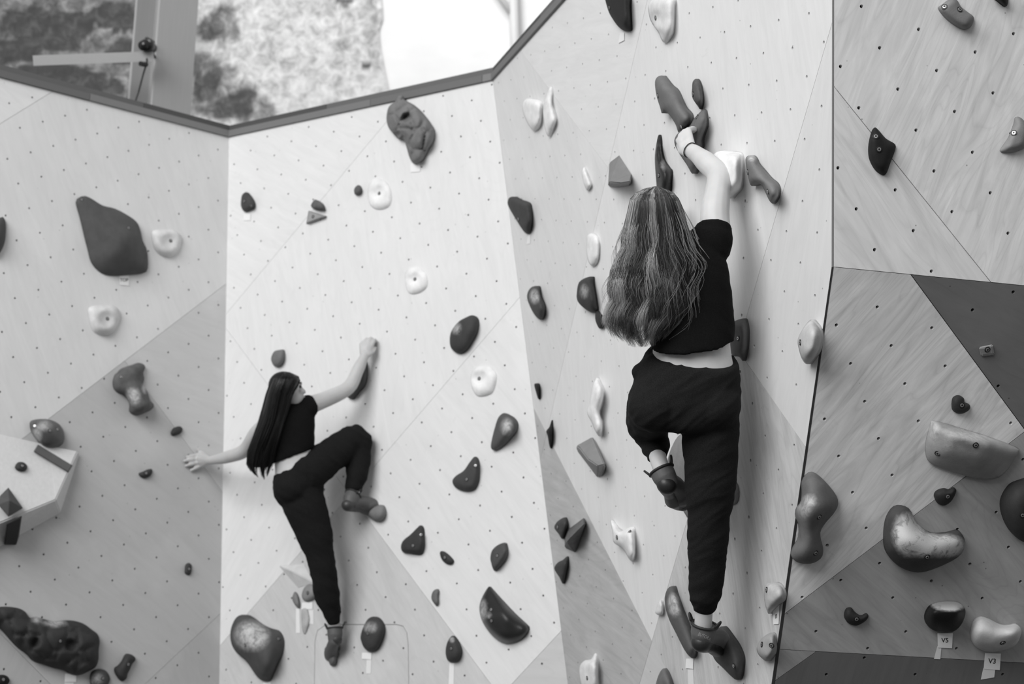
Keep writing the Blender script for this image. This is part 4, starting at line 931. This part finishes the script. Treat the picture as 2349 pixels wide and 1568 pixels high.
def wrinkle(amp, d1, sc=(26, 7), seed=0.0):
    d1 = Vector(d1).normalized(); d2 = d1.orthogonal().normalized(); d3 = d1.cross(d2)
    def f(p):
        q = Vector((p.dot(d1) * sc[0] + seed, p.dot(d2) * sc[1], p.dot(d3) * sc[1]))
        n_ = noise.noise(q) * .7 + noise.noise(q * 2.1) * .3
        return amp * (1 - abs(n_) * 2.4) - amp * .5
    return f
def head_parts(c, fwd, up, s=1.0):
    """skull, jaw, nose, brow, lips, chin, ears"""
    f = Vector(fwd).normalized(); u = Vector(up); u = (u - f * u.dot(f)).normalized(); r = f.cross(u)
    A = (f, r, u); c = Vector(c); at = lambda a, b_, d: c + (f * a + r * b_ + u * d) * s
    P_ = [ball(at(-.012, 0, .03), (.094 * s, .074 * s, .086 * s), ax=A, nseg=20), ball(at(.028, 0, -.04), (.058 * s, .055 * s, .07 * s), ax=A, nseg=16),
          ball(at(.068, 0, -.096), (.02 * s, .022 * s, .017 * s), ax=A), ball(at(.078, 0, .018), (.014 * s, .046 * s, .012 * s), ax=A)]
    P_ += [tube([at(.076, 0, .014), at(.087, 0, -.014), at(.095, 0, -.032)], [.008 * s, .010 * s, .0135 * s], 10), ball(at(.094, 0, -.035), (.013 * s, .016 * s, .011 * s), ax=A)]
    P_ += [ball(at(.086, 0, -.064), (.011 * s, .022 * s, .006 * s), ax=A), ball(at(.084, 0, -.076), (.011 * s, .019 * s, .007 * s), ax=A)]
    for sd in (-1, 1):
        P_ += [ball(at(-.005, .074 * sd, -.012), (.016 * s, .008 * s, .03 * s), ax=A), ball(at(.066, .034 * sd, -.028), (.02 * s, .022 * s, .018 * s), ax=A)]
    return P_, at
def hair(name, env, count, width, tone_fn, mat, parent, wave, clumps, seed, layers=3, spread=1.0, inner=None, cap=None):
    """env: (y, x left, x right, depth, bulge toward the camera) rows from crown to tips"""
    rnd = random.Random(seed); V, F, T = [], [], []
    def row(y):
        for a, b_ in zip(env, env[1:]):
            if a[0] <= y <= b_[0]:
                t = (y - a[0]) / (b_[0] - a[0]); return [p + (q - p) * t for p, q in zip(a, b_)]
        return list(env[-1] if y > env[-1][0] else env[0])
    y0, y1 = env[0][0], env[-1][0]
    cl = []
    for k in range(clumps):
        ca = rnd.uniform(-1, 1); ct = max(0, min(1, .45 + .5 * noise.noise(Vector((ca * 8.5, seed * 7.7, .3))) + rnd.uniform(-.38, .38)))
        cl.append((ca, rnd.uniform(0, 6.28), rnd.uniform(.92, 1.08), ct, rnd.uniform(.76, 1.0), rnd.random()))
    for i in range(count):
        c = cl[rnd.randrange(clumps)]; a = c[0] + rnd.gauss(0, .075) * spread; a = max(-1.02, min(1.02, a)); lay = c[5] * .75 + rnd.random() * .25
        t1 = min(1.0, c[4] + rnd.uniform(-.06, .04)) * (1 - .10 * abs(a) ** 3); t0 = 0 if rnd.random() < .75 else rnd.uniform(0, .25)
        tn = tone_fn(rnd, c[3], a); n = 21; pts, rad = [], []
        ph = 7 * noise.noise(Vector((c[0] * 2.2, seed * 3.1, 0))) + c[1] * .16 + rnd.gauss(0, .22); off = rnd.gauss(0, 1)
        for j in range(n):
            t = t0 + (t1 - t0) * j / (n - 1); y = y0 + (y1 - y0) * t
            _, xl, xr, zc, bu = row(y)
            aa = c[0] + (a - c[0]) * (1.0 - .35 * t)
            am = wave[0] * smoothstep(.12, .6, t)
            x = (xl + xr) / 2 + (xr - xl) / 2 * aa + am * math.sin(t * wave[1] * c[2] + ph) + off * am * .12
            depth = bu * math.sqrt(max(.0, 1 - min(1, aa * aa))) * (1 - .35 * lay)
            z = zc - depth - wave[0] / FPX * zc * .8 * smoothstep(.12, .6, t) * math.cos(t * wave[1] * c[2] + ph + 1)
            pts.append(PZ(x, y + am * .25 * math.sin(ph + t * 9), z)); rad.append(width * (1.0 if j < n - 6 else (n - j) / 6 * .8 + .15))
        v, f = tube(pts, rad, 3, False); o = len(V); V += v; F += [tuple(q + o for q in g) for g in f]; T += [tn * (.8 + .2 * rnd.random())] * len(v)
    if inner:
        secs = []
        for y in [y0 + (y1 - y0) * k / 14 * inner[1] for k in range(15)]:
            _, xl, xr, zc, bu = row(y); px = zc / FPX; hw = (xr - xl) / 2 * px * inner[0]
            secs.append((PZ((xl + xr) / 2, y, zc - bu * .38), cr * max(.004, hw), cf * (bu * .42 * inner[0] + .006)))
        v, f = loft(secs, 24, 2.0); o = len(V); V += v; F += [tuple(q + o for q in g) for g in f]; T += [inner[2]] * len(v)
    if cap:
        hc, hf_, hu, hs_ = cap; f_ = Vector(hf_).normalized(); u_ = Vector(hu); u_ = (u_ - f_ * u_.dot(f_)).normalized(); r_ = f_.cross(u_)
        v, f = ball(Vector(hc) + (f_ * -.024 + u_ * .034) * hs_, (.091 * hs_, .077 * hs_, .087 * hs_), ax=(f_, r_, u_), nseg=24); o = len(V); V += v; F += [tuple(q + o for q in g) for g in f]; T += [inner[2] if inner else .2] * len(v)
    o = mesh_obj(name, V, F, mat, parent, True)
    at = o.data.attributes.new('tone', 'FLOAT', 'POINT'); at.data.foreach_set('value', T)
    return o
def shoe(heel, toe, up, ankle, parent, s=1.0, tones=(.10, .02), tabs=True, text=None):
    heel, toe, ankle = Vector(heel), Vector(toe), Vector(ankle); d = (toe - heel).normalized(); u = Vector(up); u = (u - d * u.dot(d)).normalized(); r = d.cross(u); L = (toe - heel).length
    at = lambda a, b_, c: heel + d * a * L + r * b_ * s + u * c * s
    A = (d, r, u)
    P_ = limb([at(.02, 0, .004), at(.3, 0, .012), at(.62, 0, .004), at(.86, .004, -.006), at(.97, .008, -.012)], [.030 * s, .031 * s, .038 * s, .034 * s, .022 * s], 5)
    P_ += [ball(at(.66, 0, -.002), (.05 * s, .046 * s, .032 * s), ax=A)]
    P_ += [tube([at(.04, 0, .0), heel.lerp(ankle, .5), ankle], [.034 * s, .0385 * s, .0395 * s], 18)]
    o = organic('climbing_shoe', P_, .004, plain(tones[0], .6), parent, 5)
    R_ = [ball(at(.0, 0, -.006), (.036 * s, .034 * s, .031 * s), ax=A, nseg=18), tube([at(.05, 0, -.012), at(.35, 0, -.018), at(.65, 0, -.022), at(.97, .006, -.026)], [.026 * s, .02 * s, .03 * s, .014 * s], 14)]
    R_ += [ball(at(.90, .004, -.012), (.034 * s, .037 * s, .027 * s), ax=A)]
    organic('rubber_sole', R_, .004, plain(tones[1], .45), o, 4)
    if tabs:
        w = (ankle - heel).normalized(); ra = (r - w * r.dot(w)).normalized(); rb = w.cross(ra)
        mesh_obj('collar', *tube([ankle + (ra * math.cos(t) + rb * math.sin(t)) * 0.040 * s for t in [2 * math.pi * k / 20 for k in range(21)]], .0045 * s, 6, False), plain(.02, .6), o, True)
        for sd in (-1, 1):
            b0 = ankle + ra * .039 * s * sd - d * .006 * s; pts = []
            for k in range(9):
                t = math.pi * k / 8; pts.append(b0 + d * .010 * s * math.cos(t) + (w * .9 + ra * .45 * sd) * .026 * s * math.sin(t))
            mesh_obj('pull_tab', *tube(pts, .0034 * s, 6), plain(.02, .7), o, True)
    return o, at
up = Vector((0, 0, 1)); toC = -cf
# ---- near climber -------------------------------------------------------------------------------
def near_person():
    S = skin(.58); z = 5.42; m = lambda px: px / FPX * 5.42
    hip, knee, ank = J(1634, 905, 5.42), J(1627, 1160, 5.45), J(1614, 1418, 5.54)
    lhip, lknee, lank = J(1508, 905, 5.42), J(1490, 985, 5.75), J(1513, 1066, 5.52)
    sh, el, wr = J(1636, 548, 5.42), J(1648, 402, 5.56), J(1581, 343, 5.74)
    lsh, lel, lwr = J(1492, 580, 5.42), J(1500, 560, 5.69), J(1525, 484, 5.87)
    for n_, a, b in (('uarm', sh, el), ('farm', el, wr), ('thigh', hip, knee), ('shin', knee, ank), ('lthigh', lhip, lknee), ('lshin', lknee, lank), ('lu', lsh, lel), ('lf', lel, lwr)): print(n_, round((a - b).length, 3))
    def T(cx, cy, hw, dep, zz_=5.42, tilt=0.0, k=0.0):
        return (J(cx, cy, zz_), (cr * math.cos(tilt) - up * math.sin(tilt)) * m(hw), (cf + up * k) * dep)
    torso = sec_interp([T(1553, 548, 30, .05, 5.42), T(1560, 565, 62, .075), T(1568, 600, 84, .09), T(1578, 660, 86, .105), T(1585, 740, 86, .1), T(1587, 800, 90, .095, 5.42, .1), T(1589, 845, 96, .098, 5.42, .06), T(1578, 900, 112, .115), T(1575, 960, 105, .11)])
    body = [loft(torso)]
    body += limb([J(1535, 570, 5.42), J(1518, 530, 5.38)], [.05, .048])
    hp, at = head_parts(J(1504, 505, 5.36), cf * .85 + cr * .5 + up * .28, up - cf * .1, 1.0); body += hp
    body += limb([J(1600, 575, 5.42), sh, J(1640, 485, 5.47), J(1646, 440, 5.52), el, J(1623, 375, 5.63), J(1597, 353, 5.71), wr], [.06, .06, .053, .047, .044, .041, .032, .026], 4)
    body += limb([J(1530, 580, 5.42), lsh, lel, lwr], [.055, .055, .042, .028], 4)
    body += limb([hip, knee, J(1622, 1230, 5.47), J(1614, 1412, 5.545), J(1613, 1450, 5.566)], [.085, .055, .05, .033, .031], 5)
    body += limb([lhip, lknee, J(1503, 1025, 5.63), J(1512, 1060, 5.54), J(1524, 1092, 5.5)], [.085, .05, .034, .032, .03], 5)
    # right hand closed over the hold
    kn = [(1579, 299, 5.795), (1570, 303, 5.80), (1562, 311, 5.80), (1557, 322, 5.79)]
    fing = [[(1589, 294, 5.83), (1598, 298, 5.86), (1600, 304, 5.87)], [(1582, 298, 5.85), (1595, 304, 5.89), (1598, 310, 5.89)], [(1570, 306, 5.86), (1582, 312, 5.9), (1590, 318, 5.9)], [(1563, 320, 5.84), (1572, 326, 5.88), (1580, 330, 5.89)]]
    for q, (k, fg) in enumerate(zip(kn, fing)):
        k_ = J(*k); w0 = wr.lerp(J(1590 - q * 7, 338 + q * 5, 5.75), .7)
        body += limb([w0, k_], [.016, .0135], 4, 10)
        body += limb([k_] + [J(*f) for f in fg], [.0115, .0098, .0088, .008], 3, 10)
    body += limb([J(1573, 347, 5.75), J(1564, 347, 5.77), J(1558, 338, 5.80), J(1556, 330, 5.83)], [.018, .014, .0105, .009], 3, 10)
    body += [ball(J(1571, 324, 5.775), (.028, .018, .028), ax=(cr, cf, up))]
    # left hand, hidden in front of the body
    for q in range(4):
        kx = 1518 + q * 8
        body += limb([lwr, J(kx, 464, 5.93), J(kx + 2, 456, 5.98), J(kx + 3, 458, 6.03)], [.014, .012, .0098, .0085], 3, 10)
    body += limb([lwr, J(1545, 474, 5.92), J(1551, 466, 5.95)], [.015, .011, .009], 3, 10)
    o = organic('person', body, .0052, S, None, 5, origin=J(1614, 1490, 5.6))
    tag(o, 'woman with long wavy light hair in black crop top and black trousers, seen from behind', 'person')
    eye = plain(.05, .3)
    for sd in (-1, 1):
        mesh_obj('eye', *ball(at(.068, .03 * sd, .0), .0095), eye, o, True)
    mesh_obj('glasses', *tube([at(.0, .079, .004), at(.05, .074, .006), at(.094, .062, .006), at(.1, .03, .004), at(.1, .012, .006)], .004, 6), plain(.012, .4), o, True)
    # crop top
    tee = sec_interp([T(1548, 545, 40, .065), T(1558, 560, 76, .09), T(1568, 592, 94, .108), T(1578, 650, 97, .122), T(1586, 730, 97, .118), T(1588, 762, 98, .118, 5.42, -.08, .3), T(1588, 780, 98, .118, 5.42, -.13, .42)])
    tp = [loft(tee)] + [tube(*spl([J(1600, 575, 5.42), J(1632, 552, 5.42), J(1636, 535, 5.43), J(1637, 515, 5.44)], [.075, .077, .068, .062], 4), 18), ball(J(1628, 565, 5.42), .078)]
    tp += [tube(*spl([J(1530, 585, 5.42), lsh, lsh.lerp(lel, .45)], [.075, .072, .062], 4), 18), ball(lsh, .07)]
    organic('crop_top', tp, .007, cloth(.0065), o, 5, wrinkle(.0035, (.35, .2, .9), (16, 5)))
    # trousers
    pv = sec_interp([T(1589, 817, 103, .12, 5.42, .10, .42), T(1583, 842, 113, .13, 5.42, .07, .3), T(1572, 895, 127, .142), T(1571, 940, 129, .142), T(1574, 975, 118, .125), T(1577, 990, 96, .1)])
    tr = [loft(pv, e=2.2)] + [ball(J(1503, 925, 5.39), (.098, .12, .105), ax=(cr, cf, up), nseg=20), ball(J(1636, 925, 5.39), (.1, .115, .105), ax=(cr, cf, up), nseg=20)]
    tr += limb([J(1632, 930, 5.42), J(1629, 1000, 5.43), J(1629, 1100, 5.44), J(1625, 1200, 5.46), J(1621, 1300, 5.49), J(1617, 1355, 5.515), J(1616, 1378, 5.53)], [.104, .103, .0935, .076, .067, .061, .051], 4, 20)
    tr += limb([J(1503, 925, 5.42), J(1486, 965, 5.62), J(1491, 988, 5.74), J(1502, 1018, 5.66), J(1508, 1041, 5.59)], [.1, .08, .068, .055, .042], 4, 18)
    tr += [ball(J(1466, 850, 5.44), (.03, .035, .024), ax=((cr * .7 + up * .7), cf, (up * .7 - cr * .7)))]
    w1 = wrinkle(.0055, (-.55, 0, .85), (20, 5), 3.0); w2 = wrinkle(.004, (.2, 0, 1), (17, 4), 8.0)
    organic('trousers', tr, .007, cloth(.013), o, 4, lambda p: w1(p) if p.z > 1.55 else w2(p))
    wb_ = [T(1592, 837, 101.5, .1135, 5.42, .05), T(1590, 846, 104, .117, 5.42, .045)]
    # shoes
    s1, a1 = shoe(J(1610, 1468, 5.57), J(1662, 1468, 5.79), up, J(1616, 1432, 5.56), o, 1.2)
    s2, a2 = shoe(J(1532, 1108, 5.49), J(1566, 1146, 5.70), up + cr * .8, J(1517, 1078, 5.51), o, 1.15)
    # lettering around the heel of the standing shoe
    cu = bpy.data.curves.new('t', 'FONT'); cu.body = 'BUTORA'; cu.size = 1.0; cu.align_x = 'CENTER'
    t = bpy.data.objects.new('t', cu); COL.objects.link(t); me = bpy.data.meshes.new_from_object(t.evaluated_get(bpy.context.evaluated_depsgraph_get())); bpy.data.objects.remove(t)
    bm = bmesh.new(); bm.from_mesh(me); bmesh.ops.subdivide_edges(bm, edges=bm.edges[:], cuts=1); bmesh.ops.triangulate(bm, faces=bm.faces[:]); bm.to_mesh(me); bm.free()
    bvh = BVHTree.FromPolygons([s1.matrix_world @ v.co if False else v.co + s1.location for v in s1.data.vertices], [tuple(p.vertices) for p in s1.data.polygons])
    q0, q1 = Vector((1601, 1455)), Vector((1629, 1469)); dx = (q1 - q0); L = dx.length; dx.normalize(); dy = Vector((dx.y, -dx.x)); xs = [v.co.x for v in me.vertices]; w = max(xs) - min(xs); k = L / w
    for v in me.vertices:
        bend = -((v.co.x / w) ** 2) * 6
        p = (q0 + q1) / 2 + dx * v.co.x * k + dy * (v.co.y * k * 1.35 + bend)
        hit = bvh.ray_cast(CAMPOS, ray(*p).normalized())
        loc = hit[0] if hit[0] is not None else PZ(p.x, p.y, 5.55)
        v.co = loc - ray(*p).normalized() * .0012
    me.materials.clear(); me.materials.append(plain(.35, .6)); lo = bpy.data.objects.new('lettering', me); COL.objects.link(lo); child(lo, s1)
    # bracelet
    wd = (J(1597, 353, 5.71) - wr).normalized(); a = wd.orthogonal().normalized(); b = wd.cross(a); wc = wr.lerp(J(1597, 353, 5.71), .12)
    mesh_obj('bracelet', *tube([wc + (a * math.cos(t) + b * math.sin(t)) * .0295 for t in [2 * math.pi * k / 24 for k in range(25)]], .0022, 6, False), plain(.012, .5), o, True)
    # hair
    env = [(428, 1497, 1509, 5.33, .02), (430, 1488, 1519, 5.33, .04), (434, 1474, 1532, 5.33, .065), (442, 1459, 1545, 5.33, .085), (455, 1447, 1556, 5.33, .108), (480, 1441, 1567, 5.34, .125), (520, 1433, 1578, 5.35, .135), (560, 1426, 1592, 5.36, .14), (600, 1416, 1606, 5.36, .14), (650, 1405, 1606, 5.36, .135), (700, 1394, 1596, 5.36, .13), (740, 1390, 1575, 5.36, .12), (770, 1402, 1545, 5.36, .10), (795, 1425, 1520, 5.36, .08)]
    def tone(rnd, c, a): 
        b_ = .09 + .95 * c ** 1.9
        if a > .45: b_ *= .55
        return max(.03, b_ * rnd.uniform(.75, 1.25) + (.2 if rnd.random() < .08 else 0))
    hm_ = hairmat('light_hair', .6, .4)
    hair('hair', env, 8500, .00055, tone, hm_, o, (9.0, 19.0), 170, 5, inner=(.84, .8, .07), cap=(J(1504, 505, 5.36), cf * .85 + cr * .5 + up * .28, up - cf * .1, 1.0))
    env2 = [(450, 1470, 1550, 5.33, .1), (520, 1430, 1590, 5.35, .15), (600, 1405, 1625, 5.36, .15), (680, 1390, 1630, 5.36, .145), (745, 1382, 1600, 5.36, .13), (790, 1405, 1550, 5.36, .1)]
    hair('loose_hair_strands', env2, 160, .00045, lambda r_, c, a: .5 + .4 * r_.random(), hm_, o, (13.0, 17.0), 40, 11, spread=3)
    return o
near_person()
# ---- far climber --------------------------------------------------------------------------------
def far_person():
    S = skin(.5); Z = 8.2; m = lambda px: px / FPX * Z
    hipR, kneeR, ankR = J(706, 1085, 8.17), J(821, 1006, 8.37), J(812, 1128, 8.27)
    hipL, kneeL, ankL = J(678, 1095, 8.17), J(737, 1292, 8.15), J(767, 1432, 8.2)
    shR, elR, wrR = J(708, 930, 8.2), J(800, 888, 8.38), J(837, 815, 8.47)
    shL, elL, wrL = J(622, 968, 8.26), J(562, 1032, 8.47), J(486, 1055, 8.7)
    for n_, a, b in (('uarm', shR, elR), ('farm', elR, wrR), ('thighR', hipR, kneeR), ('shinR', kneeR, ankR), ('thighL', hipL, kneeL), ('shinL', kneeL, ankL), ('luarm', shL, elL), ('lfarm', elL, wrL)): print(n_, round((a - b).length, 3))
    def T(cx, cy, hw, dep, tilt, zz_=8.2):
        return (J(cx, cy, zz_), (cr * math.cos(tilt) + up * math.sin(tilt)) * m(hw) , cf * dep)
    torso = sec_interp([T(662, 928, 24, .05, .15), T(662, 942, 46, .08, .15), T(663, 972, 50, .095, .2), T(668, 1010, 46, .09, .28), T(674, 1048, 46, .09, .4), T(682, 1085, 52, .11, .45), T(690, 1120, 46, .1, .4)])
    body = [loft(torso)]
    body += limb([J(662, 940, 8.2), J(658, 915, 8.18)], [.05, .047])
    hp, at = head_parts(J(661, 894, 8.16), cr * .86 + cf * .36 + up * .2, up, .88); body += hp
    body += limb([J(680, 942, 8.2), shR, J(755, 912, 8.29), elR, J(820, 850, 8.43), wrR], [.052, .05, .044, .039, .035, .025], 5)
    body += limb([J(640, 950, 8.22), shL, J(590, 992, 8.36), elL, J(525, 1047, 8.585), wrL], [.052, .05, .044, .04, .036, .026], 5)
    body += limb([hipR, kneeR, J(820, 1060, 8.34), ankR, J(806, 1148, 8.26)], [.085, .055, .05, .034, .03], 5)
    body += limb([hipL, kneeL, J(748, 1350, 8.17), ankL, J(768, 1455, 8.2)], [.085, .056, .05, .034, .03], 5)
    # right hand gripping
    kn = [(829, 790, 8.49), (837, 783, 8.5), (847, 781, 8.5), (856, 785, 8.5)]
    for q, k in enumerate(kn):
        k_ = J(*k); body += limb([wrR.lerp(J(828 + q * 6, 806, 8.47), .6), k_], [.0165, .0135], 3, 10)
        body += limb([k_, J(k[0] + 4, k[1] - 6, 8.53), J(k[0] + 8, k[1] + 1, 8.555), J(k[0] + 8, k[1] + 9, 8.56)], [.0115, .01, .009, .008], 3, 10)
    body += limb([J(846, 812, 8.47), J(856, 806, 8.49), J(861, 797, 8.52)], [.016, .012, .009], 3, 10)
    body += [ball(J(842, 799, 8.48), (.032, .018, .034), ax=(cr, cf, up))]
    # left hand flat on the wall, fingers spread to the left
    def onA(px, py, h): return PL['A'].hit(px, py, h)
    for q, (kx, ky, tx, ty) in enumerate([(457, 1042, 429, 1047), (454, 1051, 422, 1057), (456, 1060, 426, 1068), (461, 1068, 438, 1078)]):
        body += limb([wrL, onA(kx, ky, .024)], [.02, .0145], 3, 10)
        k_, t_ = onA(kx, ky, .024), onA(tx, ty, .012); body += limb([k_, k_.lerp(t_, .5) + PL['A'].n * .006, t_], [.0125, .0108, .009], 3, 10)
    body += limb([wrL.lerp(onA(470, 1048, .03), .3), onA(465, 1039, .03), onA(454, 1031, .015)], [.018, .0125, .0095], 3, 10)
    body += [ball(onA(467, 1056, .03), (.035, .02, .036), ax=(cr, cf, up))]
    o = organic('person', body, .0055, S, None, 5, origin=J(767, 1500, 8.25))
    tag(o, 'woman with long straight dark hair and dark clothes, reaching across the corner', 'person')
    for sd in (-1, 1):
        mesh_obj('eye', *ball(at(.068, .03 * sd, .0), (.0095)), plain(.03, .3), o, True)
        mesh_obj('eyebrow', *tube([at(.086, .014 * sd, .022), at(.083, .03 * sd, .026), at(.07, .046 * sd, .022)], .0034, 6), plain(.03, .8), o, True)
    A_ = None
    mesh_obj('lips', *tube([at(.082, -.022, -.069), at(.095, -.01, -.068), at(.0965, .0, -.0695), at(.095, .01, -.068), at(.082, .022, -.069)], [.002, .0055, .006, .0055, .002], 8), plain(.2, .5), o, True)
    tee = sec_interp([T(662, 924, 30, .06, .15), T(662, 938, 54, .09, .15), T(663, 968, 59, .108, .2), T(668, 1005, 55, .105, .28), T(671, 1030, 53, .102, .36), T(670, 1046, 52, .1, .36)])
    tp = [loft(tee)] + [tube(*spl([J(678, 945, 8.2), J(702, 934, 8.2), J(716, 928, 8.22)], [.068, .066, .06], 4), 18), ball(J(695, 940, 8.2), .07)]
    tp += [tube(*spl([J(640, 955, 8.22), shL, shL.lerp(elL, .3)], [.066, .06, .05], 4), 18), ball(shL, .056)]
    organic('crop_top', tp, .008, cloth(.008), o, 5, wrinkle(.003, (.3, .2, .9), (16, 5)))
    pv = sec_interp([T(675, 1066, 53, .1, .5), T(679, 1080, 57, .12, .48), T(684, 1105, 60, .135, .45), T(690, 1130, 56, .12, .4), T(696, 1150, 46, .1, .3)])
    tr = [loft(pv, e=2.2), ball(J(672, 1112, 8.14), (.105, .115, .1), ax=(cr, cf, up), nseg=18)]
    tr += limb([J(690, 1130, 8.17), J(701, 1165, 8.165), J(719, 1215, 8.16), J(737, 1285, 8.15), J(744, 1325, 8.155), J(751, 1365, 8.17), J(760, 1400, 8.185), J(765, 1418, 8.19)], [.115, .115, .1, .073, .072, .07, .052, .04], 4, 20)
    tr += limb([J(705, 1085, 8.17), J(735, 1062, 8.22), J(765, 1040, 8.28), J(818, 1005, 8.37), J(822, 1045, 8.35), J(819, 1085, 8.31), J(811, 1116, 8.28)], [.105, .1, .092, .08, .071, .062, .048], 4, 20)
    organic('trousers', tr, .008, cloth(.0115), o, 4, wrinkle(.0055, (.5, 0, .85), (18, 5), 3.0))
    shoe(J(799, 1155, 8.22), J(872, 1160, 8.39), up, J(810, 1134, 8.26), o, 1.12, (.09, .04))
    shoe(J(769, 1468, 8.18), J(757, 1512, 8.36), cr * -.1 - cf + up * .3, J(768, 1440, 8.2), o, 1.08, (.09, .04))
    env = [(853, 648, 664, 8.12, .03), (858, 634, 679, 8.12, .075), (868, 624, 690, 8.13, .105), (885, 617, 683, 8.13, .115), (905, 610, 672, 8.13, .115), (935, 603, 664, 8.13, .115), (970, 594, 656, 8.13, .115), (1005, 580, 646, 8.13, .11), (1035, 566, 637, 8.14, .10), (1065, 563, 627, 8.14, .085), (1085, 574, 618, 8.14, .07), (1100, 590, 613, 8.14, .05)]
    hair('hair', env, 1500, .0016, lambda r_, c, a: .25 + .55 * c * r_.random(), hairmat('dark_hair', .035, .35), o, (2.5, 7.0), 60, 3, inner=(.9, .88, .25), cap=(J(661, 894, 8.16), cr * .86 + cf * .36 + up * .2, up, .88))
    return o
far_person()
